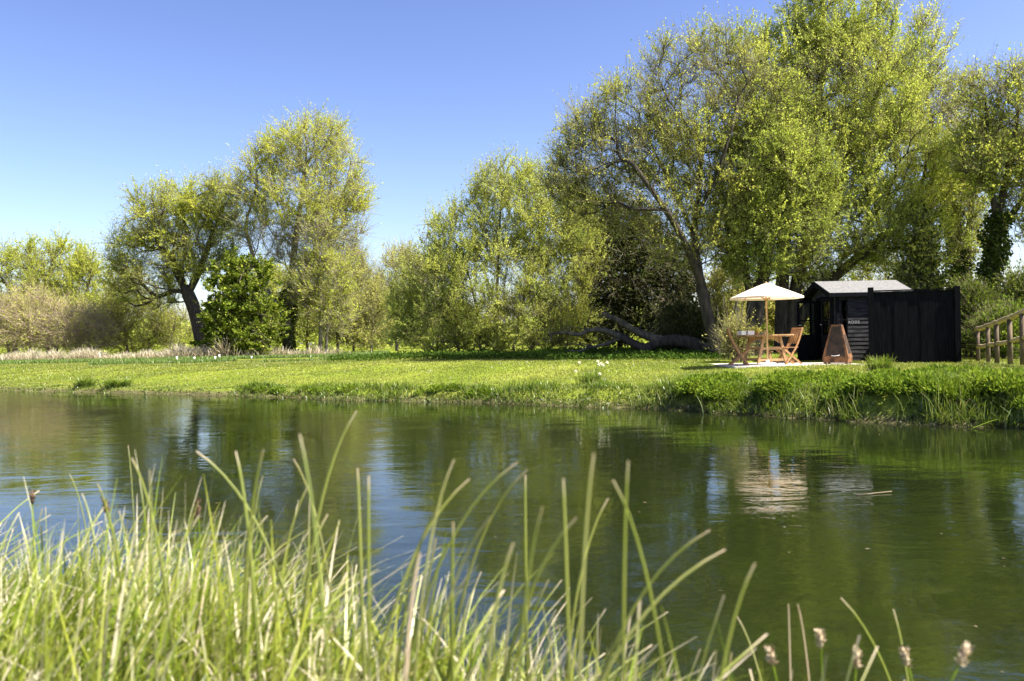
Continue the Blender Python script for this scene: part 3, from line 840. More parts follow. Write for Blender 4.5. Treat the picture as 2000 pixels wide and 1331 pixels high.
tree('thin_ivy_tree', 'thin straight tree between slender airy tree and thick ivy trunk', 'tree', 29,
     [[(1888, 703), (1886, 600), (1890, 480), (1900, 360), (1915, 250), (1920, 180)]],
     [(1905, 300, 50, 80), (1880, 400, 45, 60), (1890, 480, 45, 50)], .12, 380, 3200, 13000, 'spring_soft', bark='bark_dark', twig='twig',
     tw_len=.5, lf=.08, tw_r=.006, seg=.35, clear=.35, ivy=[(0, 0, .4, 2400, .2, .10)])
tree('cone_bush', 'narrow cone of ivy green foliage just behind the shed roof', 'bush', 27,
     [[(1800, 700), (1800, 600), (1800, 500), (1802, 450)]],
     [(1800, 560, 40, 50), (1800, 500, 26, 50), (1802, 450, 14, 34), (1800, 630, 44, 50)], .1, 420, 3400, 22000, 'ivy', twig='twig', tw_len=.3, lf=.085, aspect=.7, tw_r=.005, seg=.3,
     mixleaf=('olive', lambda c: np.full(len(c), .5)))

# shrubs behind the table, the shed and the rail
UND = 'understorey shrubs behind the shed and table'
def shrub(name, label, px, top, w_, Y, leaf, n_t, n_tw, n_lf, lf=.075, twig='twig_olive', tw_up=.5, tw_len=.4, cat='shrub', bark='bark', aspect=.6, group=None, stems=None):
    h = (695 - top)
    st = stems or [[(px - w_ * .3, 700), (px - w_ * .4, 700 - h * .4)], [(px, 700), (px, 700 - h * .5)], [(px + w_ * .3, 700), (px + w_ * .4, 700 - h * .4)]]
    lb = [(px, top + h * .35, w_ * .72, h * .36), (px - w_ * .4, top + h * .62, w_ * .55, h * .36), (px + w_ * .4, top + h * .6, w_ * .55, h * .38), (px, top + h * .8, w_ * .85, h * .2)]
    return tree(name, label, cat, Y, st, lb, .06, n_t, n_tw, n_lf, leaf, bark=bark, twig=twig, tw_len=tw_len, lf=lf, tw_r=.0055, seg=.3, tw_up=tw_up, aspect=aspect, group=group, clear=.1)


shrub('hazel_thicket', 'light yellow green hazel scrub between leaning tree and parasol', 1425, 500, 55, 33, 'lime', 420, 3600, 22000)
shrub('green_shrub', 'leafy green shrub behind the dining table and chairs', 1520, 570, 60, 34, 'lime', 420, 3600, 22000)
shrub('sunny_shrub', 'sunlit yellow green shrub behind the open glazed door', 1600, 520, 75, 35, 'lime', 420, 3600, 24000)
shrub('shaded_shrub', 'olive shrub behind ridge of the shed roof', 1715, 500, 80, 33, 'olive', 420, 4200, 17000)
shrub('flowering_shrub', 'small bush with pale yellow blossoms behind left end of table', 1440, 640, 22, 23.4, 'lime', 160, 900, 2600, lf=.05)
shrub('hedge_bush', 'leafy bush filling the gap between black screen and rail', 1898, 565, 34, 23.5, 'deep', 360, 3200, 18000, lf=.06)
shrub('bramble_bush', 'tangled bramble bush growing under the wooden rail', 1960, 620, 50, 22, 'herb', 360, 2600, 13000, lf=.06, twig='twig_olive')
shrub('dark_corner_bush', 'dark brown green bush above the highest stretch of rail', 1995, 530, 36, 24, 'deep', 360, 2600, 16000, lf=.06, twig='twig_olive')
shrub('low_laurel', 'dark low evergreen at foot of the leaning trunk', 1340, 600, 60, 29.5, 'evergreen', 340, 2600, 14000, lf=.085)

# hazel rods standing by the left chair
hz = thing('hazel_rods', gp(1440, 25), 'clump of thin pale upright rods behind the left chair', 'stems')
hm = MB()
o0 = np.array(hz.location)
for k in range(15):
    px = rng.uniform(1412, 1452); a = gp(px, 25 + rng.uniform(-.5, .8)); b = P(px + rng.normal() * 16, rng.uniform(570, 640), a[1] + rng.normal() * .3)
    m_ = (a + b) / 2 + rng.normal(size=3) * .07
    hm.tube(dens([a - o0, m_ - o0, b - o0], .4), np.linspace(.022, .008, len(dens([a, m_, b], .4))) * rng.uniform(.6, 1.1), 5)
hm.build('rod_bundle', [M['bark']], hz)

# far treeline beyond the meadow: reads as one mass
tl = MB(); nL = 60000
px = rng.uniform(-250, 2300, nL); Yl = rng.uniform(125, 165, nL)
hgt = 6.0 + 2.2 * vnoise(px / 60, Yl * 0, 5) + 1.2 * vnoise(px / 19, Yl * 0, 6)
zz = .6 + hgt * rng.uniform(0, 1, nL) ** .7
q = np.stack([(px - 1000) / FPX * Yl, Yl, zz], -1)
tl.leaves(q, rng.normal(size=(nL, 3)), .75 * rng.uniform(.6, 1.4, nL), .7)
tag(tl.build('far_treeline', [M['spring_soft']]), 'low distant line of spring woodland behind the meadow', 'woodland', kind='stuff')

# the fallen limb in front of the hollow
fl = thing('fallen_trunk', gp(1385, 28.2), 'thick grey trunk sprawling along the ground left of leaning tree', 'fallen trunk')
fo = np.array(fl.location)
def fpath(pts, r0, r1, mb, Y=28.2, n=10):
    q = dens([P(a, b, Y + (c[0] if c else 0)) - fo for a, b, *c in pts], .1)
    mb.tube(q, np.linspace(r0, r1, len(q)), n, wob=.05)
fm = MB()
fpath([(1392, 708), (1378, 688), (1352, 672), (1318, 666), (1285, 669), (1262, 680), (1235, 670), (1210, 656)], .27, .12, fm)
fm.build('trunk', [M['bark_dark']], fl)
for pts, a, b in (([(1300, 668), (1262, 656), (1228, 640), (1206, 626), (1178, 612)], .16, .07), ([(1212, 657), (1180, 646), (1150, 646), (1130, 654), (1100, 650), (1070, 655)], .11, .03),
                  ([(1212, 660), (1185, 672), (1150, 680), (1120, 690)], .07, .03)):
    lm = MB(); fpath(pts, a, b, lm, n=8)
    for k in range(9):
        t = rng.uniform(.35, 1); i = int(t * (len(pts) - 1)); i = min(i, len(pts) - 2)
        s = np.array(pts[i], float) + (np.array(pts[i + 1]) - np.array(pts[i])) * rng.uniform()
        e = s + np.array([rng.normal() * 25 - 14, -abs(rng.normal()) * 22 + 6]); mid = (s + e) / 2 + rng.normal(size=2) * 6
        dy = rng.normal() * .35
        fpath([(s[0], s[1]), (mid[0], mid[1], dy * .5), (e[0], e[1], dy)], .022, .006, lm, n=5)
    lm.build('branch', [M['bark']], fl)

# ------------------------------------------------------------------ the patio, parasol, table and chairs
GZP = .64
pt = MB()
PX0, PX1, PY0, PY1 = 5.22, 8.30, 20.05, 24.0
xs = np.linspace(PX0, PX1, 6); ys = np.linspace(PY0, PY1, 7)
for i in range(5):
    for j in range(6):
        pt.box(((xs[i] + xs[i + 1]) / 2, (ys[j] + ys[j + 1]) / 2, GZP - .06 + rng.normal() * .002), (xs[i + 1] - xs[i] - .012, ys[j + 1] - ys[j] - .012, .12))
pt.box(((PX0 + PX1) / 2, (PY0 + PY1) / 2, GZP - .075), (PX1 - PX0 - .02, PY1 - PY0 - .02, .12))
tag(pt.build('patio_paving', [M['stone']]), 'pale stone paving under the table and parasol', kind='structure')

# parasol
pc = P(1499, 700, 20.55)
par_ = thing('parasol', (pc[0], pc[1], GZP), 'cream parasol with wooden pole standing beside the garden table', 'parasol')
NP = 8; RC = .86; TOPZ = 1.985; EDGEZ = 1.645
cn = MB(); rows = 7; V = []; F = []
for i in range(rows + 1):
    t = i / rows
    for k in range(NP * 4):
        th = 2 * math.pi * k / (NP * 4) + math.pi / 8
        loc = (th - math.pi / 8) % (2 * math.pi / NP) - math.pi / NP
        rr = RC * t * math.cos(math.pi / NP) / math.cos(loc)
        z = TOPZ + (EDGEZ - TOPZ) * (t ** 1.12) - .012 * t * (1 - abs(loc) / (math.pi / NP)) * math.sin(math.pi * min(t * 1.1, 1))
        V.append((rr * math.cos(th), rr * math.sin(th), z))
nn = NP * 4
for i in range(rows):
    for k in range(nn):
        F.append((i * nn + k, i * nn + (k + 1) % nn, (i + 1) * nn + (k + 1) % nn, (i + 1) * nn + k))
cn.add(V, np.array(F), 0, True)
# short hem turned down
base = rows * nn
hem = [(V[base + k][0] * 1.003, V[base + k][1] * 1.003, V[base + k][2] - .045) for k in range(nn)]
cn.add([V[base + k] for k in range(nn)] + hem, np.array([(k, (k + 1) % nn, nn + (k + 1) % nn, nn + k) for k in range(nn)]), 0, True)
cn.build('canopy', [M['cloth']], par_)
MB().tube([(0, 0, .03), (.0, 0, 1.0), (0, 0, TOPZ - .02)], .021, 10).build('pole', [M['pole_wood']], par_)
MB().lathe((0, 0, 0), [(0, TOPZ + .038), (.016, TOPZ + .03), (.018, TOPZ + .018), (.014, TOPZ + .01), (.05, TOPZ + .004), (.05, TOPZ - .01)]).build('finial', [M['pole_wood']], par_)
MB().lathe((0, 0, 0), [(.021, 1.62), (.05, 1.62), (.05, 1.56), (.021, 1.56)]).build('hub', [M['pole_wood']], par_)
for k in range(NP):
    th = 2 * math.pi * k / NP + math.pi / 8; c, s = math.cos(th), math.sin(th)
    rb = MB().bar((.03 * c, .03 * s, TOPZ - .05), (RC * .985 * c, RC * .985 * s, EDGEZ - .018), .018, .014, (-s, c, 0)).build('rib', [M['pole_wood']], par_)
    MB().bar((.045 * c, .045 * s, 1.60), (RC * .5 * c, RC * .5 * s, 1.80), .014, .012, (-s, c, 0)).build('strut', [M['pole_wood']], rb)
MB().lathe((0, 0, 0), [(.0, .06), (.03, .06), (.03, .13), (.04, .13), (.04, .07), (.20, .055), (.23, .03), (.23, 0), (0, 0)], 24).build('base', [M['white']], par_)

# table
tp = P(1494, 700, 21.35)
tb = thing('garden_table', (tp[0], tp[1], GZP), 'light wooden garden table with trestle legs and arched apron', 'table', rz=math.radians(9))
hx, hy, c_ = .63, .62, .30
octo = [(-hx, -hy + c_), (-hx + c_, -hy), (hx - c_, -hy), (hx, -hy + c_), (hx, hy - c_), (hx - c_, hy), (-hx + c_, hy), (-hx, hy - c_)]
top = MB()
edges = np.linspace(-hx, hx, 10)
for a, b in zip(edges[:-1], edges[1:]):
    a += .004; b -= .004
    lim = lambda x: hy if abs(x) < hx - c_ else hy - (abs(x) - (hx - c_))
    top.slab([(a, -lim(a)), (b, -lim(b)), (b, lim(b)), (a, lim(a))], .715, .745)
top.slab([(x * .97, y * .97) for x, y in octo], .690, .7145)
top.build('tabletop', [M['teak']], tb)
for yy in (-.40, .40):
    for sx in (-1, 1):
        MB().bar((sx * .37, yy, 0), (sx * .215, yy, .69), .05, .06, (0, 1, 0)).build('leg', [M['teak']], tb)
    arch = [(-.235, .69), (-.25, .54)] + [(-.20 + .4 * t, .535 + .095 * math.sin(math.pi * t)) for t in np.linspace(0, 1, 9)] + [(.25, .54), (.235, .69)]
    MB().prism(arch, yy - .045 * np.sign(yy) - .011, yy - .045 * np.sign(yy) + .011).build('apron', [M['teak']], tb)
    MB().bar((-.28, yy, .40), (.28, yy, .40), .03, .06, (0, 1, 0)).build('stretcher', [M['teak']], tb)
    MB().bar((-.34, yy, .12), (.34, yy, .12), .03, .06, (0, 1, 0)).build('stretcher', [M['teak']], tb)
MB().bar((0, -.40, .32), (0, .40, .32), .05, .03, (1, 0, 0)).build('stretcher', [M['teak']], tb)


# folding chairs
def chair(loc, rz, label):
    t = thing('folding_chair', loc, label, 'chair', 'wooden folding chairs round the table', rz)
    side = [(.20, 0), (.07, .19), (-.06, .38), (-.16, .58), (-.235, .78), (-.27, .90)]
    for y in (-.21, .21):
        MB().path(dens([(x, y, z) for x, z in side], .08), .026, .042, (0, 1, 0)).build('back_frame', [M['teak_red']], t)
        MB().bar((-.25, y * .86, 0), (.24, y * .86, .395), .026, .042, (0, 1, 0)).build('leg', [M['teak_red']], t)
    st = MB()
    for k in range(7):
        x = -.12 + k * .058
        st.box((x, 0, .418), (.046, .42, .018))
    st.build('seat', [M['teak_red']], t)
    bk = MB()
    cv = dens([(x + .012, 0, z) for x, z in side[2:]], .06)
    for k in range(5):
        y = -.155 + k * .0775
        q = cv[(cv[:, 2] > .47) & (cv[:, 2] < .865)] + np.array([0, y, 0]); bk.path(q, .055, .014, (0, 1, 0))
    bk.build('backrest', [M['teak_red']], t)
    MB().bar((-.263, -.225, .882), (-.263, .225, .882), .03, .05, (1, 0, 0)).build('top_rail', [M['teak_red']], t)
    MB().bar((-.08, -.20, .42), (-.08, .20, .42), .022, .022, (1, 0, 0)).build('stretcher', [M['teak_red']], t)
    MB().bar((-.16, -.18, .10), (-.16, .18, .10), .022, .03, (1, 0, 0)).build('stretcher', [M['teak_red']], t)
    return t


q = P(1444, 700, 21.15); chair((q[0], q[1], GZP), math.radians(-8), 'folding wooden chair on its own at the left end of table')
q = P(1540, 700, 21.2); chair((q[0], q[1], GZP), math.radians(180 + 14), 'folding wooden chair nearest the camera at the right end')
q = P(1532, 700, 22.05); chair((q[0], q[1], GZP), math.radians(180 - 12), 'folding wooden chair half hidden behind another at the right end')

# things on the table
TZ = GZP + .7455
q = P(1457, 660, 21.15)
bx = thing('white_box', (q[0], q[1], TZ), 'flat white box with a dark band on left end of table', 'box', rz=.2)
MB().box((0, 0, .05), (.34, .24, .10)).build('body', [M['white']], bx)
MB().box((-.03, 0, .05), (.035, .246, .1035)).build('band', [M['band']], bx)
q = P(1476, 655, 21.35)
pl = thing('potted_primrose', (q[0], q[1], TZ), 'small terracotta bowl of pale yellow green flowers on table', 'plant')
MB().lathe((0, 0, 0), [(0, 0), (.05, 0), (.075, .06), (.08, .06), (.07, .055), (0, .05)]).build('bowl', [M['terracotta']], pl)
m_ = MB(); c = rng.normal(size=(420, 3)) * np.array([.06, .06, .035]) + np.array([0, 0, .11]); m_.leaves(c, rng.normal(size=(420, 3)) + np.array([0, 0, 1]), .035, .7)
m_.build('foliage', [M['lime']], pl)
q = P(1495, 655, 21.45)
pl = thing('potted_herb', (q[0], q[1], TZ), 'grey glazed pot holding a small dark green plant on table', 'plant')
MB().lathe((0, 0, 0), [(0, 0), (.05, 0), (.062, .1), (.066, .1), (.06, .09), (0, .085)]).build('pot', [M['grey_pot']], pl)
m_ = MB(); c = rng.normal(size=(360, 3)) * np.array([.05, .05, .04]) + np.array([0, 0, .16]); m_.leaves(c, rng.normal(size=(360, 3)) + np.array([0, 0, 1]), .04, .6)
m_.build('foliage', [M['deep']], pl)

# rusty chiminea
q = P(1636, 700, 20.75)
ch = thing('chiminea', (q[0], q[1], .63), 'rusty steel pyramid shaped outdoor stove in front of black shed', 'stove', rz=math.radians(-33))
def frustum(levels, mb, mat=0):
    V = []; F = []
    for (a, b, z) in levels: V += [(-a, -b, z), (a, -b, z), (a, b, z), (-a, b, z)]
    for k in range(len(levels) - 1):
        o = 4 * k; F += [(o + i, o + (i + 1) % 4, o + 4 + (i + 1) % 4, o + 4 + i) for i in range(4)]
    mb.add(V, np.array(F), mat)
bd = MB(); frustum([(.285, .24, .04), (.30, .25, .17), (.115, .10, .96), (.10, .085, .96), (.09, .075, .90)], bd)
bd.add([(-.285, -.24, .04), (.285, -.24, .04), (.285, .24, .04), (-.285, .24, .04)], [(3, 2, 1, 0)])
bd.build('body', [M['rust']], ch)
def on_face(u, z, side, out_):
    t = (z - .17) / .79; a = .30 + (.115 - .30) * t; b = .25 + (.10 - .25) * t
    return (u * a, -b - out_, z) if side == 'front' else (a + out_, u * b, z)
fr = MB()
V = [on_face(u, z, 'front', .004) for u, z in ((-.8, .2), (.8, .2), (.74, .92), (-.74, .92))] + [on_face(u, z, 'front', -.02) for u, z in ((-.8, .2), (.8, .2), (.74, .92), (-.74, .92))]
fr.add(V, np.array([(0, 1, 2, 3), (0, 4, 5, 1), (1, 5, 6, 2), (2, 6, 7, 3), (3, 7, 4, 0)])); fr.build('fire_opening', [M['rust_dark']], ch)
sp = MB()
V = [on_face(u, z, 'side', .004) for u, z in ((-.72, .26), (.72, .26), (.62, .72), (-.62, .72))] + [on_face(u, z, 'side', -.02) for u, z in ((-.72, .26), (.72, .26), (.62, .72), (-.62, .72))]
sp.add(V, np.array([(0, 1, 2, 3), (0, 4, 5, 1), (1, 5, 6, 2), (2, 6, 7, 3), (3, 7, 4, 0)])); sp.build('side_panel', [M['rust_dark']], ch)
MB().tube([(-.09, -.262, .215), (-.07, -.29, .212), (0, -.30, .208), (.07, -.29, .214), (.10, -.262, .225)], .008, 6).build('handle', [M['steel']], ch)
for sx in (-1, 1):
    for sy in (-1, 1):
        MB().box((sx * .24, sy * .19, .02), (.05, .05, .045)).build('foot', [M['rust']], ch)

# ------------------------------------------------------------------ shed
SX0, SX1, SY0, SY1 = 8.42, 10.26, 22.02, 23.92      # walls
SZ = .63
EX0, EX1, EY0, EY1 = 8.17, 10.36, 21.88, 24.06      # roof edge
EZ, RZ = 1.77, 2.135                                # eave and ridge above the floor
shed = thing('shed', ((SX0 + SX1) / 2, (SY0 + SY1) / 2, SZ), 'small black clad summer house with grey felt roof and glazed doors', 'shed')
so = np.array(shed.location)
def sl(x, y, z): return np.array([x, y, z + SZ]) - so
def clad(mb, x0, x1, y, z0, z1, out=-1, axis='x', cut=None):
    """feather-edge boards; boards lie along x at plane y (or along y at plane x)"""
    z = z0
    while z < z1 - .01:
        t = min(z + .107, z1)
        spans = [(x0, x1)]
        for (a, b, c, d) in (cut or []):
            if t > c + .005 and z < d - .005:
                spans = [(p, q_) for s0, s1 in spans for p, q_ in ((s0, min(s1, a)), (max(s0, b), s1)) if q_ - p > .01]
        for a, b in spans:
            j = rng.normal() * .0015
            prof = [(0, z), (out * (.026 + j), z), (out * (.008 + j), t + .012), (0, t + .012)]
            V = []
            for s in (a, b):
                for (o, zz_) in prof:
                    V.append(sl(s, y + o, zz_) if axis == 'x' else sl(y + o, s, zz_))
            mb.add(V, np.array([(0, 1, 2, 3), (7, 6, 5, 4), (0, 4, 5, 1), (1, 5, 6, 2), (2, 6, 7, 3), (3, 7, 4, 0)]))
        z = t
# front wall (towards the river) with window near its left end
WX0, WX1, WZ0, WZ1 = 8.50, 8.66, .62, 1.62
fw = MB(); clad(fw, SX0, SX1, SY0, .02, EZ - .02, -1, 'x', [(WX0, WX1, WZ0, WZ1)])
fw.box(sl((WX1 + SX1) / 2, SY0 + .02, .87), (SX1 - WX1, .03, 1.7)); fw.box(sl((SX0 + WX0) / 2, SY0 + .02, .87), (WX0 - SX0, .03, 1.7))
fw.box(sl((WX0 + WX1) / 2, SY0 + .02, .32), (WX1 - WX0 - .002, .03, .6))
fw.build('front_wall', [M['black_clad']], shed)
rw = MB(); rw.box(sl((SX0 + SX1) / 2, SY1, .87), (SX1 - SX0, .03, 1.72)); clad(rw, SX0, SX1, SY1 + .016, .02, EZ, 1, 'x')
rw.build('rear_wall', [M['black_clad']], shed)
def gable(x, out, cut):
    g_ = MB(); clad(g_, SY0, SY1, x, .02, EZ - .02, out, 'y', cut)
    ym = (SY0 + SY1) / 2
    g_.add([sl(x + o, y, z) for o in (-.015, .015) for y, z in ((SY0, EZ - .03), (SY1, EZ - .03), (ym, RZ - .04))],
           [(0, 1, 2), (5, 4, 3), (0, 3, 4, 1), (1, 4, 5, 2), (2, 5, 3, 0)])
    return g_
DY0, DY1, DZ1 = 22.30, 23.42, 1.66
gl_ = gable(SX0, -1, [(DY0 - .03, DY1 + .03, 0, DZ1)]); gl_.build('gable_wall', [M['black_clad']], shed)
gr_ = gable(SX1, 1, None); gr_.box(sl(SX1 - .02, (SY0 + SY1) / 2, .87), (.03, SY1 - SY0 - .04, 1.72)); gr_.build('gable_wall', [M['black_clad']], shed)
MB().box(sl((SX0 + SX1) / 2, (SY0 + SY1) / 2, -.01), (SX1 - SX0 + .02, SY1 - SY0 + .02, .06)).build('floor', [M['interior']], shed)
for x, y in ((SX0 - .02, SY0 - .02), (SX1 + .02, SY0 - .02), (SX0 - .02, SY1 + .02), (SX1 + .02, SY1 + .02)):
    MB().box(sl(x, y, .87), (.07, .07, 1.72)).build('corner_board', [M['black_paint']], shed)
# roof
ym = (EY0 + EY1) / 2
rf = MB()
for y in (EY0, EY1):
    a, b = sl(EX0, y, EZ), sl(EX0, ym, RZ); d = np.array([EX1 - EX0, 0, 0])
    up = np.array([0, 0, .03])
    rf.add([a, a + d, b + d, b, a + up, a + d + up, b + d + up, b + up], np.array([(0, 1, 2, 3), (7, 6, 5, 4), (0, 4, 5, 1), (1, 5, 6, 2), (2, 6, 7, 3), (3, 7, 4, 0)]))
for y in (EY0, EY1):
    a, b = sl(EX0 + .01, y + (ym - y) * .02, EZ - .006), sl(EX0 + .01, ym, RZ - .006); d = np.array([EX1 - EX0 - .02, 0, 0])
    rf.add([a, a + d, b + d, b], np.array([(0, 1, 2, 3)]), 1)
roof = rf.build('roof', [M['felt'], M['black_paint']], shed)
MB().box(sl((EX0 + EX1) / 2, EY0 - .012, EZ - .03), (EX1 - EX0 + .04, .022, .10)).build('fascia', [M['black_paint']], roof)
MB().box(sl((EX0 + EX1) / 2, EY1 + .012, EZ - .03), (EX1 - EX0 + .04, .022, .10)).build('fascia', [M['black_paint']], roof)
for x in (EX0 - .014, EX1 + .014):
    for y in (EY0, EY1):
        MB().bar(sl(x, y + (ym - y) * -.01, EZ - .035), sl(x, ym, RZ - .035), .024, .12, (1, 0, 0)).build('bargeboard', [M['black_paint']], roof)
# glazed door leaves: (hinge point, direction)
def door(hinge, dirv, label, closed):
    dirv = nrm(np.array([*dirv, 0.0])); nv = np.array([-dirv[1], dirv[0], 0]); W_ = .54
    d = MB(); R = np.array([dirv, nv, (0, 0, 1)]).T
    at = lambda u, z: hinge + dirv * u + np.array([0, 0, z])
    for u in (.035, W_ - .035): d.box(at(u, .84), (.07, .04, 1.62), R)
    for z in (.05, .70, 1.13, 1.63): d.box(at(W_ / 2, z), (W_ - .142, .036, .07 if z != 1.13 else .035), R)
    d.box(at(W_ / 2, .375), (W_ - .142, .02, .58), R)
    o = d.build('door', [M['black_paint']], shed); o['label'] = label
    for z0, z1 in ((.735, 1.112), (1.148, 1.595)):
        MB().box(at(W_ / 2, (z0 + z1) / 2), (W_ - .142, .004, z1 - z0), R).build('pane', [M['glass']], o)
    MB().tube([at(W_ - .035, 1.0) + nv * .02, at(W_ - .035, 1.0) + nv * .06, at(W_ - .10, 1.0) + nv * .06], .009, 6).build('handle', [M['steel']], o)
    return o
door(sl(SX0 - .05, DY1 + .0, 0), (-1, -.02), 'glazed door leaf standing wide open', False)
door(sl(SX0 - .04, DY0, 0), (-.16, 1), 'glazed door leaf almost shut', True)
fm_ = MB()
for y in (DY0 - .03, DY1 + .03): fm_.box(sl(SX0 - .012, y, .83), (.07, .05, 1.66))
fm_.box(sl(SX0 - .012, (DY0 + DY1) / 2, DZ1 + .025), (.07, DY1 - DY0 + .11, .05))
fm_.build('door_frame', [M['black_paint']], shed)
wf = MB()
for x in (WX0 + .012, WX1 - .012): wf.box(sl(x, SY0 - .012, (WZ0 + WZ1) / 2), (.024, .05, WZ1 - WZ0))
for z in (WZ0 + .015, 1.10, WZ1 - .015): wf.box(sl((WX0 + WX1) / 2, SY0 - .012, z), (WX1 - WX0 - .05, .046, .03))
wfo = wf.build('window', [M['black_paint']], shed)
MB().box(sl((WX0 + WX1) / 2, SY0 - .005, (WZ0 + WZ1) / 2), (WX1 - WX0 - .05, .004, WZ1 - WZ0 - .06)).build('pane', [M['glass']], wfo)
# painted letters on the front wall
fc = bpy.data.curves.new('lettering', 'FONT'); fc.body = 'RODS'; fc.size = .105; fc.extrude = .002
fc.space_character = 1.1
lt = bpy.data.objects.new('lettering', fc); COL.objects.link(lt); lt.parent = shed
q = P(1657, 632.5, SY0 - .03)
lt.location = tuple(np.array([q[0], SY0 - .031, q[2]]) - so); lt.rotation_euler = (math.pi / 2, 0, 0)
fc.materials.append(M['letter'])
bpy.context.view_layer.update()
lm_ = bpy.data.meshes.new_from_object(lt.evaluated_get(bpy.context.evaluated_depsgraph_get()))
l2 = bpy.data.objects.new('lettering', lm_); COL.objects.link(l2); l2.parent = shed
l2.location = lt.location; l2.rotation_euler = lt.rotation_euler
bpy.data.objects.remove(lt); l2.name = 'lettering'

# black board screen
A = P(1698, 700, 20.95); B = P(1877, 700, 20.45)
scn = thing('screen_fence', (A[0], A[1], .60), 'tall black board screen fence to the right of shed', 'fence', rz=math.atan2(B[1] - A[1], B[0] - A[0]))
LS = float(np.hypot(B[0] - A[0], B[1] - A[1])); HS = 1.80
for x, h in ((.06, HS + .09), (LS - .06, HS + .06)):
    MB().box((x, 0, h / 2 - .05), (.12, .12, h + .1)).build('post', [M['black_paint']], scn)
bo = MB(); x = .125
while x < LS - .13:
    w_ = min(.155, LS - .125 - x)
    bo.box((x + w_ / 2 - .003, .003 * (-1) ** int(x * 10) + rng.normal() * .0012, HS / 2), (w_ - .004, .02, HS - .04 + rng.normal() * .003)); x += .15
bo.build('boards', [M['black_paint']], scn)
MB().box((LS / 2, 0, HS + .0), (LS - .245, .07, .03)).build('cap_rail', [M['black_paint']], scn)
for z in (.35, 1.45): MB().box((LS / 2, .05, z), (LS - .245, .04, .08)).build('back_rail', [M['black_paint']], scn)
# its side panel closing the gap to the right end of the shed
ang = -scn.rotation_euler[2]; ca, sa = math.cos(ang), math.sin(ang)
def loc_s(X, Y): return ca * (X - A[0]) - sa * (Y - A[1]), sa * (X - A[0]) + ca * (Y - A[1])
b2 = MB(); ya, yb = 20.72, SY0 - .07
for k in range(8):
    u, v = loc_s(10.18 + .006 * (-1) ** k, ya + (yb - ya) * (k + .5) / 8)
    b2.box((u, v, .89), (.02, (yb - ya) / 8 - .004, 1.78), Matrix.Rotation(ang, 3, 'Z'))
b2.build('side_panel', [M['black_paint']], scn)

# handrail on the right
hr = thing('rail_fence', gp(1913, 20.5), 'rustic wooden handrail climbing to the right beside the hedge', 'fence')
ho = np.array(hr.location)
rp = lambda px, py: P(px, py, 20.5 - (px - 1910) / 90 * 3.0) - ho
for pts, r in (([(1907, 644), (1930, 636), (1955, 627), (1978, 619), (2000, 609), (2030, 597), (2070, 580)], .056), ([(1912, 678), (1940, 673), (1965, 669), (1998, 660), (2030, 652), (2070, 640)], .050)):
    q = dens([rp(*a) for a in pts], .12); MB().tube(q + rng.normal(size=q.shape) * .006, r * (1 + .08 * rng.normal(size=len(q))), 8).build('rail', [M['rail_wood']], hr)
for px, py, r in ((1914, 646, .042), (1934, 640, .046), (1951, 634, .05), (1977, 624, .053), (2002, 613, .055), (2045, 594, .055)):
    t_ = rp(px, py); X_, Y_ = (t_ + ho)[:2]; t_[1] += .10; b_ = t_.copy(); b_[2] = ground_z(X_, Y_) - .1 - ho[2]
    MB().tube([b_, (b_ + t_) / 2, t_], [r * 1.05, r, r * .97], 8).build('post', [M['post_wood']], hr)

# a house far beyond the hedge
q = P(1945, 600, 80)
hs = thing('distant_house', (q[0], q[1], .6), 'pale distant house with greyish roof glimpsed beyond the rail', 'house')
MB().box((0, 0, 1.7), (4.6, 5, 3.4)).build('wall', [M['brick']], hs)
MB().prism([(-2.5, 3.35), (2.5, 3.35), (0, 5.1)], -2.7, 2.7).build('roof', [M['slate']], hs)
MB().box((-.6, -2.52, 1.9), (1.1, .06, 1.2)).build('window', [M['white']], hs)
MB().box((1.2, 0, 5.0), (.5, .6, 1.1)).build('chimney', [M['brick']], hs)

# marker posts in the meadow
for px, h, lab in ((345, .26, 'white stake furthest left in the meadow'), (379, .20, 'short white stake second from the left in meadow'), (420, .22, 'white stake in the middle of the meadow row'),
                   (428, .30, 'taller white stake close behind another in the meadow'), (491, .16, 'lowest white stake, alone below dark green bush')):
    a = gp(px, 49 + (3 if px in (428, 491) else 0))
    o = MB().tube([(0, 0, -.05), (0, 0, h * .5), (0, 0, h)], [.055, .055, .05], 8).build('stake', [M['white']])
    o.location = a; tag(o, lab, 'stake', 'white stakes in the meadow')

# ------------------------------------------------------------------ ground vegetation
def in_view(n, y0, y1, p=1.0, lo=-60, hi=2060):
    """random ground points spread evenly over the view"""
    Y = y0 * (y1 / y0) ** (rng.uniform(0, 1, n) ** p); px = rng.uniform(lo, hi, n)
    return (px - 1000) / FPX * Y, Y, px

def land(x, y):
    return sdist(x, y, FAR_WL) + 0.22 * vnoise(x * 1.3, y * 1.3, 3) + 0.1 * vnoise(x * 3.7, y * 3.7, 4)

def off_patio(x, y):
    return ~((x > PX0 - .02) & (x < PX1 + .02) & (y > PY0 - .02) & (y < PY1)) & ~((x > SX0) & (x < SX1) & (y > SY0) & (y < SY1))

# lawn
x, y, px = in_view(400000, 11, 46)
s = land(x, y); k = (s > .35) & off_patio(x, y); x, y = x[k], y[k]
n = len(x); pat = vnoise(x * .8, y * .8, 21) * .5 + vnoise(x * 2.7, y * 2.7, 22) * .5
h = (.035 + .03 * rng.uniform(size=n) + .02 * np.maximum(pat, 0)) * np.where(y > 30, 1.5, 1)
lw_ = MB().blades(np.stack([x, y, ground_z(x, y) - .005], -1), h, rng.normal(size=(n, 2)), rng.uniform(.1, .9, n), .0006 * y, K=1, tip=.3)
tag(lw_.build('lawn_grass', [M['lawn']], attr=True), 'short bright mown grass of the far lawn', 'grass', kind='stuff')
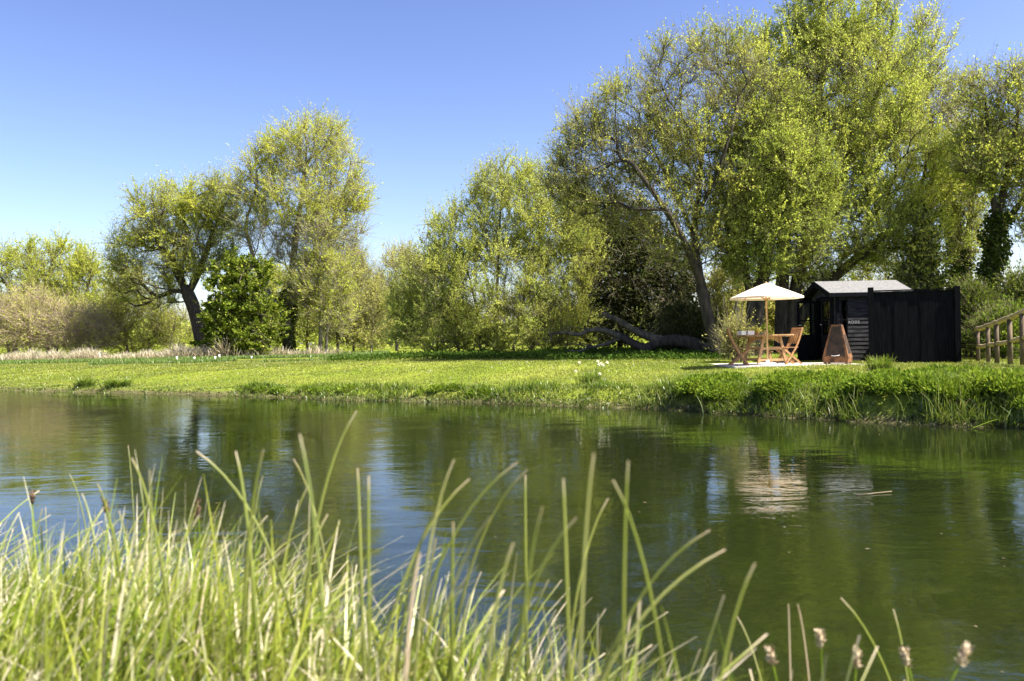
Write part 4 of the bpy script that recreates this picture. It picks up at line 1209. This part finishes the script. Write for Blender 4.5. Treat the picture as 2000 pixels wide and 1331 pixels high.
# longer meadow grass to the left and at the foot of the trees
x, y, px = in_view(70000, 36, 80, 1.0, -60, 760)
s = land(x, y); k = (s > 5) & (vnoise(x * .12, y * .2, 31) + (y - 46) * .05 > -.2); x, y = x[k], y[k]; n = len(x)
mw = MB().blades(np.stack([x, y, ground_z(x, y) - .01], -1), rng.uniform(.12, .3, n), rng.normal(size=(n, 2)), rng.uniform(.1, .7, n), .0009 * y, K=2)
tag(mw.build('meadow_grass', [M['meadow']], attr=True), 'longer bluish green meadow grass before the far trees', 'grass', kind='stuff')
# dead pale grass at the foot of the far trees
n = 9000
px = np.concatenate([rng.uniform(-40, 440, n), rng.normal(400, 45, 2600), rng.normal(575, 45, 1500)]); y = rng.uniform(56, 66, len(px)); x = (px - 1000) / FPX * y; n = len(x)
h = np.where(np.abs(px - 400) < 60, rng.uniform(.5, 1.5, n), rng.uniform(.3, .85, n)) * (1 + .4 * vnoise(px / 22, px * 0, 41))
dg = MB().blades(np.stack([x, y, ground_z(x, y) - .02], -1), h, rng.normal(size=(n, 2)), rng.uniform(.1, .9, n), .045, K=2, tip=.2)
tag(dg.build('dead_grass', [M['straw']], attr=True), 'bleached dead grass along the foot of the far trees', 'grass', kind='stuff')
# shaded ground cover before the goat willow
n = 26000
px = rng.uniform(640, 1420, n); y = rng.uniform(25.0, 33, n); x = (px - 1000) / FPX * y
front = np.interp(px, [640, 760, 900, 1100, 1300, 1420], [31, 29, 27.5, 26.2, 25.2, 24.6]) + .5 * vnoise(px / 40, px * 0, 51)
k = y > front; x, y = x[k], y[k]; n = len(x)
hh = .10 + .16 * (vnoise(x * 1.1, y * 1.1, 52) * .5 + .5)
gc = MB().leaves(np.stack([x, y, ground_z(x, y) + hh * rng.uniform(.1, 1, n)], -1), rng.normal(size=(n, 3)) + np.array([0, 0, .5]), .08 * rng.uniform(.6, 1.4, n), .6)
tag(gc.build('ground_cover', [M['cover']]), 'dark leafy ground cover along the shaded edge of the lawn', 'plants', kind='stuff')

# the far bank: grass, herbs, reeds
def bank_points(n, s0, s1, lo=-30, hi=2100):
    # points along the far waterline, uneven in the distance from the water
    X, Y, px_ = in_view(n * 6, 10, 36, 1.0, lo, hi)
    s_ = land(X, Y); k_ = (s_ > s0) & (s_ < s1)
    return X[k_][:n], Y[k_][:n], s_[k_][:n], px_[k_][:n]

x, y, s, px = bank_points(62000, -.12, 1.3)
tall = np.interp(px, [0, 450, 520, 900, 1050, 1400, 1600, 2000], [.06, .07, .20, .17,   .16, .20, .21, .22])
cl = vnoise(x * 1.6, y * 1.6, 61)
h = tall * (.4 + .9 * rng.uniform(size=len(x))) * np.maximum(1 + .9 * cl, .25) * np.interp(s, [0, .4, 1.3], [.9, 1.1, .5])
bk_ = MB().blades(np.stack([x, y, ground_z(x, y) - .02], -1), h, rng.normal(size=(len(x), 2)) + np.array([0, -.35]), rng.uniform(.15, .95, len(x)), .0009 * y, K=3)
tag(bk_.build('bank_grass', [M['bank']], attr=True), 'tufted long grass overhanging the far bank edge', 'grass', kind='stuff')
# reeds at the water's edge, taller blades in clumps
x, y, s, px = bank_points(60000, -.22, .22, 480, 2100)
cl = vnoise(x * 1.1, y * 1.1, 63) + .5 * vnoise(x * 3.1, y * 3.1, 64)
k = (cl > .0) & (rng.uniform(size=len(x)) < np.interp(px, [480, 800, 1100, 1300, 1600, 2000], [.04, .07, .16, .25, .16, .10])); x, y, px = x[k], y[k], px[k]; n = len(x)
rd = MB().blades(np.stack([x, y, np.maximum(ground_z(x, y), -.1) - .02], -1), rng.uniform(.2, .5, n) * np.interp(px, [480, 900, 1300, 2000], [.6, .7, 1, 1.1]), rng.normal(size=(n, 2)), rng.uniform(.05, .6, n), .0011 * y, K=3, tip=.15)
tag(rd.build('water_edge_reeds', [M['reed']], attr=True), 'pale green reed blades standing at the water edge', 'reeds', kind='stuff')
# leafy herbs in mounds on the steep right part of the bank
mnd = MB(); nm = 0
for px, s_c, rad, cnt in [(rng.uniform(1340, 2090), rng.uniform(.1, 1.5), rng.uniform(.12, .36), 0) for _ in range(84)] + [(rng.uniform(820, 1010), rng.uniform(.0, .3), rng.uniform(.1, .2), 0) for _ in range(9)] + \
        [(rng.uniform(480, 760), rng.uniform(.0, .4), rng.uniform(.1, .18), 0) for _ in range(14)]:
    i = np.interp(px, [0, 250, 470, 700, 1000, 1250, 1500, 1750, 2000, 2200], [29.2, 25.6, 23.3, 20.6, 18.5, 16.2, 14.4, 12.8, 11.7, 10.4])
    Yc = i + s_c * 1.05; Xc = (px - 1000) / FPX * Yc; zc = ground_z(Xc, Yc)
    cnt = int(2600 * rad * rad / .12) + 60
    d = nrm(rng.normal(size=(cnt, 3))); d[:, 2] = np.abs(d[:, 2])
    c = np.array([Xc, Yc, zc - .04]) + d * np.array([rad * 1.2, rad * 1.2, rad * .8]) * (rng.uniform(.35, 1.08, cnt) ** .6)[:, None]
    c[:, 2] = np.maximum(c[:, 2], np.maximum(ground_z(c[:, 0], c[:, 1]), .0) + .01)
    mnd.leaves(c, d + np.array([0, 0, .5]), .055 * rng.uniform(.5, 1.4, cnt) * (.8 + rad), .55)
tag(mnd.build('bank_herbs', [M['herb']]), 'leafy green herbs mounded on the steep right part of bank', 'plants', kind='stuff')
# cress and pale stones along the water line
x, y, s, px = bank_points(15000, -.14, .22)
n = len(x); cs = MB().leaves(np.stack([x, y, np.maximum(ground_z(x, y), 0) + rng.uniform(.0, .10, n)], -1), rng.normal(size=(n, 3)) + np.array([0, 0, .4]), .05 * rng.uniform(.5, 1.3, n), .8)
tag(cs.build('water_cress', [M['reed']]), 'pale cress leaves fringing the water line', 'plants', kind='stuff')

# single clumps one can point at
def clump(name, label, px, Y, n, h, w_, mat, spread=.12, bend=(.1, .8), cat='plant'):
    a = gp(px, Y); t = thing(name, a, label, cat)
    b = np.concatenate([rng.normal(size=(n, 2)) * spread, np.full((n, 1), -.02)], 1)
    MB().blades(b, h * rng.uniform(.6, 1.15, n), b[:, :2] + rng.normal(size=(n, 2)) * spread * .6, rng.uniform(*bend, n), w_, K=5, tip=.12).build('leaves', [M[mat]], t, attr=True)
    return t
clump('sedge_clump', 'dark sedge clump at far left water edge, pointed blades', 165, 27.6, 260, .42, .026, 'bank')
clump('sedge_clump', 'rounder sedge clump overhanging left bank, right of the pointed one', 228, 26.8, 300, .42, .026, 'bank', .16, (.4, 1.1))
clump('iris_clump', 'drooping iris clump on the bank below the left chair', 1372, 16.3, 150, .40, .024, 'meadow', .10, (.35, 1.1))
clump('grass_tuft', 'spiky grass tuft at foot of the left screen post', 1718, 17.5, 220, .36, .014, 'bank', .10, (.1, .6))
df = clump('daffodils', 'clump of white daffodils growing on the middle of the bank', 1152, 18.4, 240, .42, .014, 'bank', .12, (.05, .55))
do = np.array(df.location)
for (px, py, dy) in ((1132, 708, .1), (1168, 706, 0), (1170, 712, .12), (1178, 713, -.05), (1186, 708, .1), (1174, 710, .2), (1125, 725, .1), (1172, 730, -.1), (1181, 741, -.15)):
    c = P(px, py, 18.4 + dy) - do
    f_ = MB(); th = np.arange(6) * math.pi / 3; R_ = .036
    for a_ in th:
        e1 = np.array([math.cos(a_), -.25, math.sin(a_)]); e2 = np.array([-math.sin(a_), 0, math.cos(a_)])
        f_.add([c, c + e1 * R_ * .6 + e2 * R_ * .35, c + e1 * R_ * 1.1, c + e1 * R_ * .6 - e2 * R_ * .35], [(0, 1, 2, 3)])
    o = f_.build('flower', [M['petal']], df)
    MB().tube([c, c + np.array([0, -.025, 0])], [.010, .015], 7).build('trumpet', [M['trumpet']], o)
    MB().tube([np.array([c[0] * .3, c[1] * .3, 0]), np.array([c[0] * .8, c[1] * .8, c[2] * .7]), c + np.array([0, .004, 0])], .004, 5).build('stalk', [M['herb']], o)

# broken reed and drifting straw on the water
a = WP(1900, 838); b_ = P(1992, 812, 11.9)
br = MB().blades(np.array([[0, 0, 0.0]]), 1.0, np.array([[1., 0]]), .0, .001)
o = MB().path(dens([np.array([a[0], a[1], .012]), (np.array([a[0], a[1], .012]) + b_) / 2 + np.array([0, 0, .03]), b_], .1), .022, .006, (0, 1, 0)).build('broken_reed', [M['herb']])
tag(o, 'broken green reed leaning from the bank into the water at right', 'reed')
a = WP(1672, 969); b_ = WP(1742, 963)
o = MB().tube([(a[0], a[1], .006), ((a[0] + b_[0]) / 2, (a[1] + b_[1]) / 2 + .004, .008), (b_[0], b_[1], .012)], [.003, .005, .005], 6).build('floating_straw', [M['straw']])
tag(o, 'pale straw drifting on the water right of parasol reflection', 'straw')

n = 160; Yd = rng.uniform(3.2, 17, n); pxd = rng.uniform(100, 2000, n); xd = (pxd - 1000) / FPX * Yd
k = (land(xd, Yd) < -.8) & (sdist(xd, Yd, NEAR_WL) > .5); xd, Yd = xd[k], Yd[k]
dbs = MB().leaves(np.stack([xd, Yd, np.full(len(xd), .004)], -1), rng.normal(size=(len(xd), 3)) * np.array([1, 1, 0]), .022 * rng.uniform(.5, 1.6, len(xd)), .45, flat=0)
for k_ in range(len(dbs.v)): dbs.v[k_][:, 2] = .004 + .002 * (dbs.v[k_][:, 2] > .004)
tag(dbs.build('floating_specks', [M['straw']]), 'small pale bits drifting on the river surface', 'flotsam', kind='stuff')

# ------------------------------------------------------------------ the near bank: long sedge grass, out of focus
def near_pts(n, y0=.55, y1=4.6, x0=-4.5, x1=2.2):
    X = rng.uniform(x0, x1, n * 3); Y = rng.uniform(y0, y1, n * 3)
    nd = -sdist(X, Y, NEAR_WL); k_ = (nd > -.12) & (np.abs(X) < .68 * Y + .35)
    return X[k_][:n], Y[k_][:n], nd[k_][:n]

x, y, nd = near_pts(19000); n = len(x)
cl = vnoise(x * 2.2, y * 2.2, 71)
thin = np.interp(x, [-4, .3, .9, 2], [1, 1, .4, .3])
k = rng.uniform(size=n) < thin; x, y, nd, cl = x[k], y[k], nd[k], cl[k]; n = len(x)
h = np.interp(x, [-4, -1, .2, .7, 2], [.50, .46, .42, .29, .22]) * (.45 + .6 * rng.uniform(size=n) + .35 * rng.uniform(size=n) ** 5) * (1 + .3 * cl)
ln = rng.normal(size=(n, 2)) * .8 + np.array([.45, .1])
fg = MB().blades(np.stack([x, y, ground_z(x, y) - .02], -1), h, ln, rng.uniform(.05, .75, n), rng.uniform(.004, .0095, n) * np.where(rng.uniform(size=n) < .2, 1.4, 1), K=6, tip=.1)
tag(fg.build('near_bank_grass', [M['sedge']], attr=True), 'long unfocused sedge grass on the near bank', 'grass', kind='stuff')

# taller cut rush stems above the grass, with pale blunt tips: (tip px, tip py, base px, base py, distance, width)
ST = [(697, 803, 590, 1140, 1.7, .0085), (383, 882, 575, 1130, 1.75, .008), (460, 882, 500, 1080, 1.5, .008), (515, 878, 470, 1080, 1.52, .008), (257, 895, 335, 1200, 1.7, .0075), (573, 897, 650, 1080, 1.9, .006),
      (1012, 903, 800, 1260, 1.6, .0075), (917, 936, 730, 1180, 1.5, .0075), (1227, 900, 1212, 1180, 1.15, .006), (1197, 938, 1310, 1190, 1.2, .006), (1188, 974, 1105, 1240, 1.7, .008), (1126, 1012, 960, 1260, 1.3, .009),
      (1387, 1036, 1150, 1290, 1.45, .0085), (1417, 1074, 1120, 1330, 1.35, .009), (1026, 928, 1027, 1160, 1.7, .007), (887, 898, 800, 1060, 1.35, .006), (1475, 1100, 1370, 1270, 1.1, .006), (698, 915, 706, 1110, 1.6, .008),
      (720, 930, 717, 1100, 1.4, .007), (1030, 918, 880, 1180, 1.65, .007), (292, 918, 300, 1050, 1.4, .006), (190, 945, 245, 1090, 1.9, .007), (513, 930, 480, 1100, 2.0, .005), (605, 945, 530, 1080, 1.8, .006),
      (640, 1005, 560, 1040, 1.7, .006), (1100, 935, 1110, 1150, 1.25, .007), (1060, 990, 1000, 1150, 1.2, .006), (958, 1010, 820, 1200, 1.3, .006), (885, 1020, 880, 1150, 1.4, .008), (1642, 1168, 1800, 1345, 1.9, .008),
      (1558, 1180, 1590, 1345, 2.0, .006), (1540, 1180, 1545, 1340, 1.9, .005), (1745, 1190, 1800, 1345, 1.8, .006), (1440, 1205, 1520, 1345, 2.0, .006), (820, 1080, 780, 1300, 1.2, .009), (250, 870, 262, 1010, 2.6, .004),
      (135, 925, 180, 1040, 2.7, .005), (160, 965, 195, 1080, 2.2, .008), (1160, 885, 1120, 1080, 1.05, .006), (1003, 1060, 930, 1290, 1.2, .009), (585, 848, 640, 960, 1.1, .006), (860, 985, 770, 1130, 1.5, .006)]
rs = MB()
for (tx, ty, bx_, by_, Y, w_) in ST:
    t_ = P(tx, ty, Y + .05 * rng.normal()); b0 = P(bx_, by_, Y)
    d = t_ - b0; foot = b0 - np.array([d[0] * .25, d[1] * .25, 0]); foot[2] = ground_z(foot[0], foot[1]) - .03
    ctl = foot + (t_ - foot) * np.array([.18, .3, .80])
    tq = np.linspace(0, 1, 15)[:, None]; q = (1 - tq) ** 2 * foot + 2 * tq * (1 - tq) * ctl + tq ** 2 * t_; K = len(q) - 1; tt = np.linspace(0, 1, K + 1)
    ww = .86 * w_ * np.interp(tt, [0, .5, .97, 1], [1.05, .95, .62, .4])
    th = np.linspace(0, 2 * np.pi, 5, endpoint=False)
    dd = nrm(np.gradient(q, axis=0)); u = nrm(np.cross(dd, [0, 1, 0])); v = np.cross(dd, u)
    V = q[:, None] + (ww / 2)[:, None, None] * (np.cos(th)[None, :, None] * u[:, None] + .45 * np.sin(th)[None, :, None] * v[:, None])
    i = np.arange(K)[:, None] * 5; j = np.arange(5)[None]; j2 = (j + 1) % 5
    rs.add(V, np.stack([i + j, i + j2, i + 5 + j2, i + 5 + j], -1).reshape(-1, 4), 0, True, np.repeat(tt, 5))
# and unplanned ones among the grass
x, y, nd = near_pts(420, .8, 3.6, -3.2, .6); n = len(x)
rs.blades(np.stack([x, y, ground_z(x, y) - .02], -1), rng.uniform(.38, .62, n), rng.normal(size=(n, 2)) * .5 + np.array([.7, .1]), rng.uniform(.1, .8, n), rng.uniform(.005, .009, n), K=7, tip=.6)
tag(rs.build('rush_stems', [M['rush']], attr=True), 'tall pale tipped rush stems rising over the near grass', 'rushes', kind='stuff')

# flowering sedge spikes
SP = [(205, 985, 235, 1100, 2.3, 'spike_dark', 'dark brown sedge spike against blue reflection on the left'), (386, 990, 392, 1100, 2.3, 'spike_dark', 'rust brown sedge spike upright below crossed rush stems'),
      (63, 968, 66, 1060, 2.8, 'spike_dark', 'thin brown sedge spike at the far left grass edge'), (1602, 1245, 1606, 1345, 1.75, 'spike_pale', 'buff sedge spike standing over the lower right water'),
      (1674, 1283, 1668, 1345, 1.7, 'spike_pale', 'orange tipped sedge spike between two others at lower right'), (1768, 1280, 1785, 1345, 1.7, 'spike_pale', 'fluffy pale brown sedge spike beside broad green blade'),
      (1885, 1275, 1850, 1345, 1.45, 'spike_pale', 'blurred grey brown sedge spike furthest right over water'), (1505, 1278, 1520, 1345, 1.7, 'spike_pale', 'cream and black sedge spike leftmost over lower right water')]
for (tx, ty, bx_, by_, Y, mt, lab) in SP:
    t_ = P(tx, ty, Y); b0 = P(bx_, by_, Y); foot = b0 + (b0 - t_) * .4; foot[2] = ground_z(foot[0], foot[1]) - .03
    r_ = thing('sedge_spike', (foot[0], foot[1], foot[2]), lab, 'sedge', 'flowering sedge spikes on the near bank')
    MB().tube(dens([np.zeros(3), b0 - foot, t_ - foot], .05), .0018, 6).build('stem', [M['herb']], r_)
    ax = nrm(t_ - b0); L_ = .05 if mt == 'spike_dark' else .04
    c = t_ - foot - ax * L_ * .6; k_ = 60
    sp_ = MB().tube([c, c + ax * L_ * .25, c + ax * L_ * .6, c + ax * L_], [.002, .0055, .005, .001], 8)
    th = rng.uniform(0, 2 * np.pi, k_); tt = rng.uniform(.05, .95, k_)[:, None]
    u = nrm(np.cross(ax, [0, 1, 0])); v = np.cross(ax, u)
    of = (np.cos(th)[:, None] * u + np.sin(th)[:, None] * v)
    sp_.leaves(c + ax * L_ * tt + of * .004, of + ax, .010, .4)
    sp_.build('flower_spike', [M[mt]], r_)
